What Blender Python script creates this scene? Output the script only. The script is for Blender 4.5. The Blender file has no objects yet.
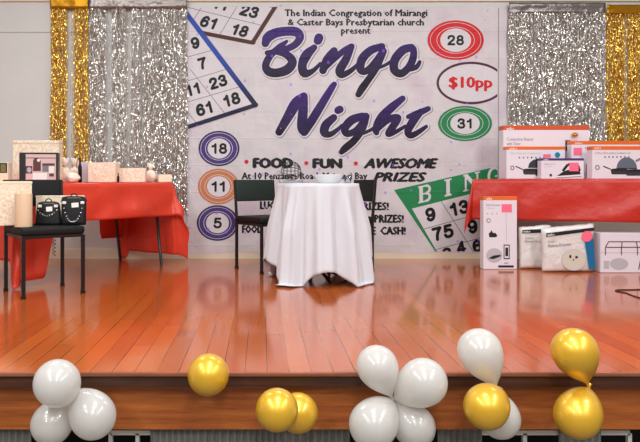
import bpy, bmesh, math, random
from mathutils import Vector, Matrix, noise
from mathutils.geometry import delaunay_2d_cdt

R = random.Random(7)
S = bpy.context.scene
COL = S.collection
PI = math.pi
F = 680.0            # focal length in pixels
CX, CY = 262.0, 180.0
CH = 0.77            # camera height above the stage floor
YW = 6.67            # back wall
YF = 2.75            # stage front edge

def P(px, py, Y):
    return Vector(((px - CX) * Y / F, Y, CH - (py - CY) * Y / F))

# ------------------------------------------------------------------ materials
def lin(c):
    return tuple(((v / 255) / 12.92 if v / 255 <= .04045 else ((v / 255 + .055) / 1.055) ** 2.4) for v in c) + (1,)

def mat(name, rgb=(200, 200, 200), rough=.5, metal=0., coat=0., spec=.5, sheen=0., trans=0.):
    m = bpy.data.materials.new(name); m.use_nodes = True
    b = m.node_tree.nodes['Principled BSDF']
    b.inputs['Base Color'].default_value = lin(rgb)
    b.inputs['Roughness'].default_value = rough
    b.inputs['Metallic'].default_value = metal
    b.inputs['Coat Weight'].default_value = coat
    b.inputs['Specular IOR Level'].default_value = spec
    b.inputs['Sheen Weight'].default_value = sheen
    b.inputs['Transmission Weight'].default_value = trans
    return m

class NT:
    def __init__(s, m):
        s.m = m; s.t = m.node_tree; s.b = s.t.nodes['Principled BSDF']
    def n(s, typ, **kw):
        x = s.t.nodes.new(typ)
        for k, v in kw.items():
            if k.startswith('i_'):
                x.inputs[k[2:].replace('_', ' ')].default_value = v
            else:
                setattr(x, k, v)
        return x
    def l(s, a, b): s.t.links.new(a, b)
    def pos(s, scale=(1, 1, 1), loc=(0, 0, 0)):
        g = s.n('ShaderNodeNewGeometry'); mp = s.n('ShaderNodeMapping')
        mp.inputs['Scale'].default_value = scale; mp.inputs['Location'].default_value = loc
        s.l(g.outputs['Position'], mp.inputs['Vector']); return mp.outputs[0]
    def noise(s, vec, scale=5., detail=3., rough=.5):
        x = s.n('ShaderNodeTexNoise'); x.inputs['Scale'].default_value = scale
        x.inputs['Detail'].default_value = detail; x.inputs['Roughness'].default_value = rough
        s.l(vec, x.inputs['Vector']); return x
    def ramp(s, fac, stops, interp='LINEAR'):
        r = s.n('ShaderNodeValToRGB'); r.color_ramp.interpolation = interp
        e = r.color_ramp.elements
        while len(e) < len(stops): e.new(.5)
        for k, (p, c) in enumerate(stops):
            e[k].position = p; e[k].color = lin(c) if len(c) == 3 else c
        s.l(fac, r.inputs[0]); return r.outputs[0]
    def mix(s, fac, a, b, mode='MIX'):
        x = s.n('ShaderNodeMix', data_type='RGBA', blend_type=mode)
        for k, v in ((0, fac), (6, a), (7, b)):
            if hasattr(v, 'is_output'): s.l(v, x.inputs[k])
            elif isinstance(v, (int, float)): x.inputs[k].default_value = v
            else: x.inputs[k].default_value = lin(v)
        return x.outputs[2]
    def math(s, op, a, b=0., c=None):
        x = s.n('ShaderNodeMath', operation=op)
        for k, v in enumerate((a, b) if c is None else (a, b, c)):
            if hasattr(v, 'is_output'): s.l(v, x.inputs[k])
            else: x.inputs[k].default_value = v
        return x.outputs[0]
    def bump(s, h, strength=.3, dist=.01):
        x = s.n('ShaderNodeBump'); x.inputs['Strength'].default_value = strength
        x.inputs['Distance'].default_value = dist
        s.l(h, x.inputs['Height']); s.l(x.outputs[0], s.b.inputs['Normal']); return x

def bumpy(m, scale=40, strength=.2, dist=.005, stretch=(1, 1, 1)):
    t = NT(m); n = t.noise(t.pos(stretch), scale, 4); t.bump(n.outputs['Fac'], strength, dist); return m

# stage floor: varnished boards running away from the camera
M = {}
def floor_mat():
    m = mat('varnished_boards', (170, 80, 40),  .2, coat=.27); t = NT(m); m_b = t.b
    W = .0889
    g = t.n('ShaderNodeNewGeometry'); sp = t.n('ShaderNodeSeparateXYZ'); t.l(g.outputs['Position'], sp.inputs[0])
    xs = t.math('DIVIDE', t.math('SUBTRACT', sp.outputs[0], .0205), W)
    idx = t.math('FLOOR', xs); fr = t.math('FRACT', xs)
    # random per board, plus board ends
    wn = t.n('ShaderNodeTexWhiteNoise', noise_dimensions='1D'); t.l(idx, wn.inputs['W'])
    off = t.math('MULTIPLY', wn.outputs['Value'], 3.1)
    yy = t.math('DIVIDE', t.math('ADD', sp.outputs[1], off), 2.6)
    jd = t.math('FLOOR', yy); jf = t.math('FRACT', yy)
    w2 = t.n('ShaderNodeTexWhiteNoise', noise_dimensions='2D')
    cb = t.n('ShaderNodeCombineXYZ'); t.l(idx, cb.inputs[0]); t.l(jd, cb.inputs[1]); t.l(cb.outputs[0], w2.inputs['Vector'])
    board = t.ramp(w2.outputs['Value'], [(0, (166, 74, 26)), (.35, (182, 86, 32)), (.7, (196, 97, 38)), (1, (174, 79, 28))])
    gr = t.noise(t.pos((34, 1.6, 1)), 2.2, 5, .6)
    col = t.mix(t.math('MULTIPLY', gr.outputs['Fac'], .5), board, (140, 56, 20))
    bl = t.noise(t.pos((1.2, .6, 1)), 1.5, 3)
    col = t.mix(t.math('MULTIPLY', bl.outputs['Fac'], .35), col, (222, 124, 62))
    e1 = t.math('ABSOLUTE', t.math('SUBTRACT', fr, .5))
    seam = t.math('GREATER_THAN', e1, .476)
    e2 = t.math('ABSOLUTE', t.math('SUBTRACT', jf, .5))
    seam2 = t.math('GREATER_THAN', e2, .4993)
    sm = t.math('MAXIMUM', seam, seam2)
    sv = t.noise(t.pos((9, 1.3, 1)), 1.6, 2)
    smc = t.math('MULTIPLY', sm, t.ramp(sv.outputs['Fac'], [(.35, (60, 60, 60)), (.62, (240, 240, 240))]))
    col = t.mix(smc, col, (36, 14, 8))
    t.l(col, m_b.inputs['Base Color'])
    rn = t.noise(t.pos((2, 1, 1)), 3, 3)
    rr = t.math('MULTIPLY_ADD', rn.outputs['Fac'], .10, .10)
    t.l(rr, m_b.inputs['Roughness'])
    m_b.inputs['Coat Roughness'].default_value = .07
    m_b.inputs['Coat Tint'].default_value = (1, .95, .9, 1)
    # each board cupped a little: the mirror image wavers from board to board
    cup = t.math('MULTIPLY', t.math('MULTIPLY', e1, e1), 1.0)
    wob = t.noise(t.pos((5, .9, 1)), 2.0, 2)
    hh = t.math('ADD', t.math('MULTIPLY', cup, .35), t.math('MULTIPLY', wob.outputs['Fac'], 1.2))
    hh = t.math('SUBTRACT', hh, t.math('MULTIPLY', sm, .25))
    t.bump(hh, .15, .005)
    return m
M['floor'] = floor_mat()

def wood_edge(name, a, b, c):
    m = mat(name, a, .5, coat=.05); t = NT(m)
    n = t.noise(t.pos((1.1, 9, 16)), 2.2, 6, .65)
    col = t.ramp(n.outputs['Fac'], [(.3, a), (.52, b), (.72, c)])
    n2 = t.noise(t.pos((3, 3, 60)), 2, 3)
    col = t.mix(t.math('MULTIPLY', n2.outputs['Fac'], .35), col, a)
    t.l(col, t.b.inputs['Base Color']); t.bump(n2.outputs['Fac'], .15, .003); return m
M['edge'] = wood_edge('worn_edge', (112, 58, 34), (142, 80, 50), (168, 104, 70))
M['fascia'] = wood_edge('fascia_ply', (130, 60, 16), (172, 92, 32), (196, 114, 46))
M['nosing'] = wood_edge('nosing_wood', (40, 18, 8), (70, 34, 15), (96, 52, 26))

def wall_mat():
    m = mat('painted_wall', (212, 210, 206), .45, spec=.4); t = NT(m)
    n = t.noise(t.pos((1, 1, 1)), 1.4, 3)
    t.l(t.ramp(n.outputs['Fac'], [(.3, (208, 206, 201)), (.7, (216, 214, 210))]), t.b.inputs['Base Color'])
    n2 = t.noise(t.pos(), 60, 2); t.bump(n2.outputs['Fac'], .06, .002); return m
M['wall'] = wall_mat()
M['trim'] = mat('cream_trim', (228, 214, 190), .35)
M['hall'] = mat('hall_floor', (120, 110, 100), .5)
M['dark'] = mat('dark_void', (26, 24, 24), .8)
M['white_rail'] = mat('white_rail', (225, 225, 220), .4)
M['skirt'] = bumpy(mat('grey_skirt', (120, 118, 114), .8), 200, .2, .002)

def banner_like(name, rgb, grad=None, spots=False, rough=.45):
    m = mat(name, rgb, rough, spec=.28); t = NT(m)
    col = None
    if grad:
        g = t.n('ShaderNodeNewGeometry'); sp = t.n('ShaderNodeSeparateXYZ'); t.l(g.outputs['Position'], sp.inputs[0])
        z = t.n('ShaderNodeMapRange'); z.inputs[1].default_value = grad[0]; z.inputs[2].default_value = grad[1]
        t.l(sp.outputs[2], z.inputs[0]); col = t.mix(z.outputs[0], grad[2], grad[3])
    if spots:
        n = t.noise(t.pos((1, 1, 1)), 3.0, 4)
        col = t.ramp(n.outputs['Fac'], [(.3, rgb), (.5, tuple(min(255, int(v * 1.05)) for v in rgb)), (.7, (rgb[0], int(rgb[1] * .96), rgb[2]))])
    if col is None:
        col = t.mix(0., rgb, rgb)
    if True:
        # light glinting off the film, painted in as iridescent colour flecks, in vertical runs
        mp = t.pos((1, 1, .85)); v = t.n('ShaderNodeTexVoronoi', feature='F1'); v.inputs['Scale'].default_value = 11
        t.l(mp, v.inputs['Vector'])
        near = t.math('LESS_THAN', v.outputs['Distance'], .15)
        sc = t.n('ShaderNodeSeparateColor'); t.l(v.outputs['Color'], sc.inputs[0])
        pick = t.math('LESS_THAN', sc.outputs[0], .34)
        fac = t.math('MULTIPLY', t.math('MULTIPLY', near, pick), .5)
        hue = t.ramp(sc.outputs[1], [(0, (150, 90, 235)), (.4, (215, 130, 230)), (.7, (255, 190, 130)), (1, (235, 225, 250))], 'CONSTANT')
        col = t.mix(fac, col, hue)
    t.l(col, t.b.inputs['Base Color'])
    # crumple + fold lines
    n = t.noise(t.pos((1, 1, 1)), 5, 5, .6)
    n2 = t.noise(t.pos((3, 1, .6)), 6, 2)
    g = t.n('ShaderNodeNewGeometry'); sp = t.n('ShaderNodeSeparateXYZ'); t.l(g.outputs['Position'], sp.inputs[0])
    fz = t.math('ABSOLUTE', t.math('SUBTRACT', t.math('FRACT', t.math('DIVIDE', sp.outputs[2], .262)), .5))
    fx = t.math('ABSOLUTE', t.math('SUBTRACT', t.math('FRACT', t.math('DIVIDE', t.math('ADD', sp.outputs[0], .10), .50)), .5))
    lz = t.math('MAXIMUM', t.math('SUBTRACT', 1., t.math('MULTIPLY', fz, 40)), 0.)
    lx = t.math('MAXIMUM', t.math('SUBTRACT', 1., t.math('MULTIPLY', fx, 60)), 0.)
    h = t.math('ADD', t.math('MULTIPLY', n.outputs['Fac'], 1.3), t.math('MULTIPLY', n2.outputs['Fac'], .4))
    h = t.math('ADD', h, t.math('MULTIPLY', t.math('MAXIMUM', lz, lx), .16))
    t.bump(h, .55, .022)
    return m
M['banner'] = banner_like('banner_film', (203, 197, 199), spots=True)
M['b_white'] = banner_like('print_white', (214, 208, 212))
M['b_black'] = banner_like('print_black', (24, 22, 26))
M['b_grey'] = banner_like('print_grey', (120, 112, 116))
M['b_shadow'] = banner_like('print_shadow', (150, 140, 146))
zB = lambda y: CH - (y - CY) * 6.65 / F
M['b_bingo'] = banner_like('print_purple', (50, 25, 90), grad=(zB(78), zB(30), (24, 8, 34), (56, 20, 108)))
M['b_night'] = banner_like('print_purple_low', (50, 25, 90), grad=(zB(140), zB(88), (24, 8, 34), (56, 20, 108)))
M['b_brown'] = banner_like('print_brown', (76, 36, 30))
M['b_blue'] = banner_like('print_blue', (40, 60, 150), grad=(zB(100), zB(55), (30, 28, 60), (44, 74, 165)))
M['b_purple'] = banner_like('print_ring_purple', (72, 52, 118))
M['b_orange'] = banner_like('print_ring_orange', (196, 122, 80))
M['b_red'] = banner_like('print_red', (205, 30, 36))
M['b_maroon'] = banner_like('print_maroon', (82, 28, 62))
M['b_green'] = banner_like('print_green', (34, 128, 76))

M['black_metal'] = mat('black_metal', (20, 20, 21), .35)
M['black_fabric'] = bumpy(mat('black_vinyl', (11, 11, 12), .6, spec=.35), 300, .15, .001)
M['green_fabric'] = bumpy(mat('dark_green_vinyl', (16, 34, 27), .5), 300, .15, .001)
M['grey_metal'] = mat('grey_metal', (150, 150, 150), .3, metal=.8)

def cloth(name, rgb, rough, bs, bst, bd, sheen=0, trans=0):
    m = mat(name, rgb, rough, sheen=sheen); t = NT(m)
    n = t.noise(t.pos((1, 1, 1)), bs, 4); t.bump(n.outputs['Fac'], bst, bd)
    if trans:
        out = t.t.nodes['Material Output']; tl = t.n('ShaderNodeBsdfTranslucent'); tl.inputs[0].default_value = lin(rgb)
        mx = t.n('ShaderNodeMixShader'); mx.inputs[0].default_value = trans
        t.l(t.b.outputs[0], mx.inputs[1]); t.l(tl.outputs[0], mx.inputs[2]); t.l(mx.outputs[0], out.inputs[0])
    return m
M['red'] = cloth('red_plastic', (240, 74, 50), .33, 7, .5, .03, trans=.22)
M['red2'] = cloth('red_plastic_dark', (206, 46, 30), .36, 6, .45, .025, trans=.12)
M['white_cloth'] = cloth('white_linen', (226, 227, 233), .7, 14, .25, .012, sheen=.2, trans=.1)
M['slab'] = mat('table_slab', (215, 212, 205), .5)

def cream_tex():
    m = mat('mottled_gift_paper', (238, 212, 180), .6); t = NT(m)
    n = t.noise(t.pos(), 55, 4, .7)
    t.l(t.ramp(n.outputs['Fac'], [(.35, (232, 200, 160)), (.5, (246, 228, 202)), (.65, (255, 246, 232))]), t.b.inputs['Base Color'])
    t.bump(n.outputs['Fac'], .35, .004); return m
M['cream'] = cream_tex()
M['canister'] = bumpy(mat('canister_paper', (226, 192, 158), .6), 60, .4, .003)
M['cream_plain'] = bumpy(mat('plain_cream_card', (250, 232, 202), .55), 20, .1, .003)
M['lilac_side'] = mat('pale_grey_card', (205, 196, 204), .5)
M['tissue'] = bumpy(mat('pinkish_tissue', (252, 232, 214), .7), 30, .8, .012)

M['card'] = mat('white_card', (232, 224, 232), .4, coat=.1)
M['orange'] = mat('orange_print', (232, 108, 32), .4, coat=.1)
M['orange_deep'] = mat('orange_deep_print', (210, 84, 40), .4, coat=.1)
M['purple_strip'] = mat('purple_print', (78, 44, 110), .4)
M['ink'] = mat('black_ink', (28, 28, 30), .4)
M['grey_ink'] = mat('grey_ink', (128, 122, 130), .5)
M['pale_ink'] = mat('pale_ink', (190, 184, 190), .5)
M['steel'] = mat('blue_grey_print', (98, 108, 122), .35)
M['pan_side'] = mat('pan_dark_print', (52, 52, 58), .35)
M['pink'] = mat('pink_sticker', (255, 110, 140), .5)
M['teal'] = mat('teal_print', (0, 128, 150), .4)
M['blue_print'] = mat('blue_print', (20, 108, 160), .3)
M['white_ink'] = mat('white_ink', (245, 240, 235), .5)
M['cushion_ink'] = mat('cushion_print', (214, 206, 192), .5)
M['poly'] = bumpy(mat('white_polybag', (230, 226, 222), .22, coat=.4), 16, .7, .02)
M['pink_photo'] = mat('pink_photo', (226, 190, 186), .4)
M['brown_photo'] = mat('brown_photo', (98, 56, 50), .4)
M['olive_photo'] = mat('olive_photo', (130, 120, 70), .4)
M['gold_foil'] = mat('gold_bow_foil', (225, 165, 60), .25, metal=.9)
M['ribbon'] = mat('gold_ribbon', (170, 130, 60), .35, metal=.7)
M['china'] = mat('white_china', (240, 238, 236), .2, coat=.4)
M['brown_side'] = mat('tan_side', (150, 118, 80), .6)
M['bead'] = mat('silver_bead', (190, 190, 195), .25, metal=.7)

def glass(name, tint=(235, 235, 240)):
    m = mat(name, tint, .04, trans=1.); m.node_tree.nodes['Principled BSDF'].inputs['IOR'].default_value = 1.3; return m
M['glass'] = glass('clear_plastic')

def foil(name, a, b, rough):
    m = mat(name, a, rough, metal=1.); t = NT(m)
    n = t.noise(t.pos(), 30, 2)
    t.l(t.ramp(n.outputs['Fac'], [(.35, a), (.65, b)]), t.b.inputs['Base Color']); return m
M['silver'] = foil('silver_foil', (236, 232, 226), (214, 210, 205), .2)
M['gold'] = foil('gold_foil', (246, 212, 112), (226, 180, 74), .22)
M['silver_head'] = bumpy(mat('silver_film_band', (140, 130, 126), .34, metal=.85), 9, .8, .03)
M['gold_head'] = bumpy(mat('gold_film_band', (176, 122, 20), .36, metal=.8), 9, .4, .02)

def balloon_mat(name, rgb, metal, rough, tr):
    m = mat(name, rgb, rough, metal=metal, coat=.6); t = NT(m); t.b.inputs['Coat Roughness'].default_value = .08
    if tr:
        out = t.t.nodes['Material Output']; tl = t.n('ShaderNodeBsdfTranslucent'); tl.inputs[0].default_value = lin(rgb)
        mx = t.n('ShaderNodeMixShader'); mx.inputs[0].default_value = tr
        t.l(t.b.outputs[0], mx.inputs[1]); t.l(tl.outputs[0], mx.inputs[2])
        tp = t.n('ShaderNodeBsdfTransparent'); lw = t.n('ShaderNodeLayerWeight'); lw.inputs[0].default_value = .25
        mp = t.math('MULTIPLY', t.math('SUBTRACT', 1., lw.outputs['Facing']), .16)
        m2 = t.n('ShaderNodeMixShader'); t.l(mp, m2.inputs[0]); t.l(mx.outputs[0], m2.inputs[1]); t.l(tp.outputs[0], m2.inputs[2])
        t.l(m2.outputs[0], out.inputs[0])
    return m
M['bal_white'] = balloon_mat('pearl_white_latex', (236, 233, 228), .06, .25, .35)
M['bal_gold'] = balloon_mat('metallic_gold_latex', (232, 180, 48), .4, .36, 0)

# ------------------------------------------------------------------ object helpers
def link(name, me, mats, parent=None):
    o = bpy.data.objects.new(name, me); COL.objects.link(o)
    for m in (mats if isinstance(mats, (list, tuple)) else [mats]): me.materials.append(m)
    if parent is not None: o.parent = parent
    return o

def obj(name, bm, mats, parent=None, smooth=False):
    me = bpy.data.meshes.new(name); bm.normal_update(); bm.to_mesh(me); bm.free()
    if smooth:
        for p in me.polygons: p.use_smooth = True
    return link(name, me, mats, parent)

def tag(o, label=None, cat=None, group=None, kind=None):
    for k, v in (('label', label), ('category', cat), ('group', group), ('kind', kind)):
        if v: o[k] = v
    return o

def thing(name, label, cat, loc=(0, 0, 0), rz=0., group=None):
    o = bpy.data.objects.new(name, None); COL.objects.link(o); o.empty_display_size = .05
    o.location = loc; o.rotation_euler = (0, 0, rz)
    return tag(o, label, cat, group)

def copy_thing(root, loc, rz, label):
    r = root.copy(); COL.objects.link(r); r.location = loc; r.rotation_euler = (0, 0, rz); r['label'] = label
    for ch in list(root.children):
        c = ch.copy(); COL.objects.link(c); c.parent = r
        for g in ch.children:
            d = g.copy(); COL.objects.link(d); d.parent = c
    return r

def box(bm, c, s, bev=0., seg=2, rz=0., mi=0, rx=0., ry=0.):
    mx = Matrix.Translation(c) @ Matrix.Rotation(rz, 4, 'Z') @ Matrix.Rotation(ry, 4, 'Y') @ Matrix.Rotation(rx, 4, 'X') @ Matrix.Diagonal((s[0], s[1], s[2], 1))
    n0 = set(bm.faces)
    r = bmesh.ops.create_cube(bm, size=1, matrix=mx)
    if bev:
        es = list({e for v in r['verts'] for e in v.link_edges})
        bmesh.ops.bevel(bm, geom=es, offset=bev, segments=seg, affect='EDGES', profile=.6)
    for f in bm.faces:
        if f not in n0: f.material_index = mi
    return bm

def BX(*a, **k):
    return box(bmesh.new(), *a, **k)

def tube(bm, pts, r, n=8, closed=False, mi=0):
    pts = [Vector(p) for p in pts]; rs = r if isinstance(r, (list, tuple)) else [r] * len(pts)
    rings = []; up = Vector((0, 0, 1)); N = len(pts); prev = None
    for i, p in enumerate(pts):
        a = pts[(i - 1) % N] if (closed or i > 0) else p; b = pts[(i + 1) % N] if (closed or i < N - 1) else p
        d = (b - a).normalized()
        if prev is None:
            x = d.cross(up if abs(d.z) < .95 else Vector((1, 0, 0))).normalized()
        else:
            x = (prev - d * prev.dot(d)).normalized()
        prev = x; y = d.cross(x)
        rings.append([bm.verts.new(p + (x * math.cos(2 * PI * k / n) + y * math.sin(2 * PI * k / n)) * rs[i]) for k in range(n)])
    for i in range(N if closed else N - 1):
        A, B = rings[i], rings[(i + 1) % N]
        for k in range(n):
            f = bm.faces.new((A[k], A[(k + 1) % n], B[(k + 1) % n], B[k])); f.smooth = True; f.material_index = mi
    if not closed:
        for rg, fl in ((rings[0], True), (rings[-1], False)):
            f = bm.faces.new(rg[::-1] if not fl else rg); f.material_index = mi
    return bm

def lathe(bm, prof, n=32, c=(0, 0, 0), mi=0, closed=False):
    c = Vector(c); rings = []
    for (r, z) in prof:
        if r < 1e-6: rings.append([bm.verts.new(c + Vector((0, 0, z)))])
        else: rings.append([bm.verts.new(c + Vector((r * math.cos(2 * PI * k / n), r * math.sin(2 * PI * k / n), z))) for k in range(n)])
    for A, B in zip(rings[:-1], rings[1:]):
        for k in range(n):
            q = (k + 1) % n
            if len(A) == 1 and len(B) == 1: continue
            if len(A) == 1: f = bm.faces.new((A[0], B[q], B[k]))
            elif len(B) == 1: f = bm.faces.new((A[k], A[q], B[0]))
            else: f = bm.faces.new((A[k], A[q], B[q], B[k]))
            f.smooth = True; f.material_index = mi
    return bm

# ------------------------------------------------------------------ flat print (2-D art turned into mesh)
class Art:
    """2-D drawing; u right, v DOWN. Shapes of one colour and layer are merged; each layer lies a hair above the previous one."""
    def __init__(s, o, su, sv, name, parent, clip=None, step=.0005, base=.0006):
        s.o = Vector(o); s.su, s.sv = su, sv; s.name = name; s.parent = parent; s.g = {}
        s.clip = clip; s.step = step; s.base = base; s.asp = sv / su
    def poly(s, pts, key, layer=0):
        s.g.setdefault((layer, key), []).append([(p[0], p[1]) for p in pts])
    def rect(s, x0, y0, x1, y1, key, layer=0): s.poly([(x0, y0), (x1, y0), (x1, y1), (x0, y1)], key, layer)
    def line(s, a, b, w, key, layer=0):
        k = s.asp; a, b = Vector((a[0], a[1] * k)), Vector((b[0], b[1] * k)); d = (b - a).normalized(); q = Vector((-d.y, d.x)) * w / 2
        s.poly([(v.x, v.y / k) for v in (a + q, b + q, b - q, a - q)], key, layer)
    def ell(s, cx, cy, rx, ry, key, layer=0, n=40, rot=0.):
        c, t = math.cos(rot), math.sin(rot); pts = []
        for k in range(n):
            x, y = rx * math.cos(2 * PI * k / n), ry * math.sin(2 * PI * k / n)
            pts.append((cx + x * c - y * t, cy + x * t + y * c))
        s.poly(pts, key, layer)
    def ring(s, cx, cy, rx, ry, w, key, layer=0, n=48):
        wy = w / s.asp
        for k in range(n):
            c, t, c2, t2 = math.cos(2 * PI * k / n), math.sin(2 * PI * k / n), math.cos(2 * PI * (k + 1) / n), math.sin(2 * PI * (k + 1) / n)
            s.poly([(cx + rx * c, cy + ry * t), (cx + rx * c2, cy + ry * t2), (cx + (rx - w) * c2, cy + (ry - wy) * t2), (cx + (rx - w) * c, cy + (ry - wy) * t)], key, layer)
    def brush(s, pts, key, layer=0, grow=0., T=None, sub=6, rmin=0.):
        """a round-nosed pen stroke of changing width; T maps a point, T.k its scale"""
        P3 = [Vector(p) for p in pts]; out = []
        for i in range(len(P3) - 1):
            p0 = P3[max(i - 1, 0)]; p1 = P3[i]; p2 = P3[i + 1]; p3 = P3[min(i + 2, len(P3) - 1)]
            for k in range(sub):
                t = k / sub
                out.append(.5 * ((2 * p1) + (p2 - p0) * t + (2 * p0 - 5 * p1 + 4 * p2 - p3) * t * t + (3 * p1 - p0 - 3 * p2 + p3) * t ** 3))
        out.append(P3[-1])
        f, sc = T
        q = [(*f(p.x, p.y), max(p.z, rmin) * sc + grow) for p in out]
        for i, (x, y, r) in enumerate(q):
            s.ell(x, y, r, r, key, layer, 12 if 0 < i < len(q) - 1 else 16)
            if i:
                a = Vector((q[i - 1][0], q[i - 1][1])); b = Vector((x, y)); d = b - a
                if d.length > 1e-6:
                    d.normalize(); m = Vector((-d.y, d.x))
                    s.poly([a + m * q[i - 1][2], b + m * r, b - m * r, a - m * q[i - 1][2]], key, layer)
    def digits(s, body, cx, cy, h, key, layer=1, rot=0., shear=0., w=1., r=1.75):
        """bold sans numerals, cap height h"""
        k = h / (12 + 2 * r); tot = 0.; adv = []
        for ch in body:
            a_ = {'1': 6.4}.get(ch, 8) + 2 * r + .7; adv.append(a_); tot += a_
        tot -= .7; x0 = -tot / 2; c, t = math.cos(rot), math.sin(rot)
        for ch, a_ in zip(body, adv):
            ox = x0 + r
            def f(x, y, ox=ox):
                X = (ox + x) * w; Y = y - 6; X -= shear * Y; return (cx + k * (X * c - Y * t), cy + k * (X * t + Y * c))
            for st in DIG[ch]:
                if len(st) == 4 and isinstance(st[0], str):
                    pass
                s.brush([(x, y, r) for x, y in st], key, layer, 0., (f, k), 2 if len(st) > 2 else 1)
            x0 += a_
    def text(s, body, x0, y0, x1, y1, key, layer=1, bold=.02, shear=0., rot=0.):
        """body fitted into the box x0..x1, y0..y1 (v down), then turned by rot about the box centre"""
        cu = bpy.data.curves.new('t', 'FONT'); cu.body = body; cu.size = 1; cu.shear = shear; cu.resolution_u = 1 if y1 - y0 < 10 and s.su > .005 or s.su > .05 else 2
        ob = bpy.data.objects.new('t', cu); COL.objects.link(ob)
        me = bpy.data.meshes.new_from_object(ob); vs = [v.co for v in me.vertices]
        ax, bx = min(v.x for v in vs), max(v.x for v in vs); ay, by = min(v.y for v in vs), max(v.y for v in vs)
        cx, cy = (x0 + x1) / 2, (y0 + y1) / 2; c, t = math.cos(rot), math.sin(rot); bl = bold * (y1 - y0)
        W_, H_ = x1 - x0 - 2 * bl * s.asp, y1 - y0 - 1.2 * bl
        for ox, oy in (((-bl, 0), (bl, 0), (0, -bl * .6), (0, bl * .6)) if bold > .005 else ((0, 0),)):
            nv = []
            for v in vs:
                x = ((v.x - ax) / (bx - ax) - .5) * W_ + ox * s.asp; y = -((v.y - ay) / (by - ay) - .5) * H_ + oy
                nv.append((cx + x * c - y * t, cy + x * t + y * c))
            for p in me.polygons: s.poly([nv[k] for k in p.vertices], key, layer)
        bpy.data.objects.remove(ob); bpy.data.curves.remove(cu); bpy.data.meshes.remove(me)
    def done(s, name=None, kind=None):
        bm = bmesh.new(); mats = []
        for gi, (layer, key) in enumerate(sorted(s.g)):
            pv, pf = [], []
            for pts in s.g[(layer, key)]:
                ar = sum(pts[i][0] * pts[(i + 1) % len(pts)][1] - pts[(i + 1) % len(pts)][0] * pts[i][1] for i in range(len(pts)))
                if abs(ar) * s.asp * (1 if s.su < .05 else 1e4) < 4e-3: continue
                if ar < 0: pts = pts[::-1]
                pf.append(list(range(len(pv), len(pv) + len(pts)))); pv += [Vector((p[0], p[1] * s.asp)) for p in pts]
            sc = 1. if s.su < .05 else 100.
            r = delaunay_2d_cdt([v * sc for v in pv], [], pf, 0, 1e-5, True)
            m = M[key]
            if m not in mats: mats.append(m)
            mi = mats.index(m); w_ = s.base + layer * s.step + gi * .00004
            nv = [bm.verts.new((v.x / sc, v.y / sc / s.asp, w_)) for v in r[0]]
            for f, src in zip(r[2], r[5]):
                if not src: continue
                try: bm.faces.new([nv[k] for k in f]).material_index = mi
                except ValueError: pass
        loose = [v for v in bm.verts if not v.link_faces]; bmesh.ops.delete(bm, geom=loose, context='VERTS')
        if s.clip:
            x0, y0, x1, y1 = s.clip
            for co, no in (((x0, 0, 0), (-1, 0, 0)), ((x1, 0, 0), (1, 0, 0)), ((0, y0, 0), (0, -1, 0)), ((0, y1, 0), (0, 1, 0))):
                bmesh.ops.bisect_plane(bm, geom=bm.verts[:] + bm.edges[:] + bm.faces[:], plane_co=co, plane_no=no, clear_outer=True)
        for v in bm.verts:
            v.co = s.o + Vector((v.co.x * s.su, -v.co.z, -v.co.y * s.sv))
        bm.normal_update()
        for f in bm.faces:
            if f.normal.y > 0: f.normal_flip()
        return obj(name or s.name, bm, mats, s.parent)

def _el(cx, cy, rx, ry): return [(cx + rx * math.sin(2 * PI * k / 12), cy - ry * math.cos(2 * PI * k / 12)) for k in range(13)]
_six = [(7.4, 2.2), (6, .4), (4, 0), (1.6, 1.6), (.4, 4.6), (.2, 8), (1.4, 11), (4, 12), (6.9, 11), (7.8, 8.2), (6.6, 5.6), (4, 4.9), (1.4, 6), (.3, 8.2)]
DIG = {'0': [_el(4, 6, 3.8, 6)], '1': [[(.8, 3.2), (3.2, 2.2), (4.6, .3)], [(4.6, .2), (4.6, 12)]],
       '2': [[(.4, 3.4), (1.2, 1), (4, 0), (7, 1), (7.6, 3.5), (6, 6.2), (2.6, 9), (.4, 12)], [(.4, 12), (8, 12)]],
       '3': [[(.5, 2.6), (2, .4), (4.2, 0), (7, 1.2), (7, 4), (5, 5.6), (3.4, 5.7)], [(3.4, 5.7), (6.5, 6.2), (8, 8.6), (7, 11.2), (4, 12), (1.2, 11.3), (.2, 9.3)]],
       '4': [[(6, 0), (0, 8.4)], [(0, 8.4), (8, 8.4)], [(6, 0), (6, 12)]],
       '5': [[(7.4, 0), (1.7, 0)], [(1.7, 0), (.9, 5.6)], [(.9, 5.6), (4, 4.3), (7, 5.4), (8, 8), (7, 11), (4, 12), (1.3, 11.4), (.2, 9.4)]],
       '6': [_six], '7': [[(0, 0), (8, 0)], [(8, 0), (5, 4), (3.4, 8), (2.8, 12)]],
       '8': [_el(4, 3, 3.1, 2.9), _el(4, 8.8, 3.8, 3.2)], '9': [[(8 - x, 12 - y) for x, y in _six]]}

# ------------------------------------------------------------------ setting
def struct(name, bm, m):
    return tag(obj(name, bm, m), kind='structure')
XL, XR = -4.2, 5.2
struct('floor', BX(((XL + XR) / 2, (YF + YW) / 2 - .010, -.008), (XR - XL, YW - YF + .024, .016)), M['floor'])
struct('trim_6', BX(((XL + XR) / 2, YF - .029, -.0075), (XR - XL, .014, .017), .005, 3), M['edge'])
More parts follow.
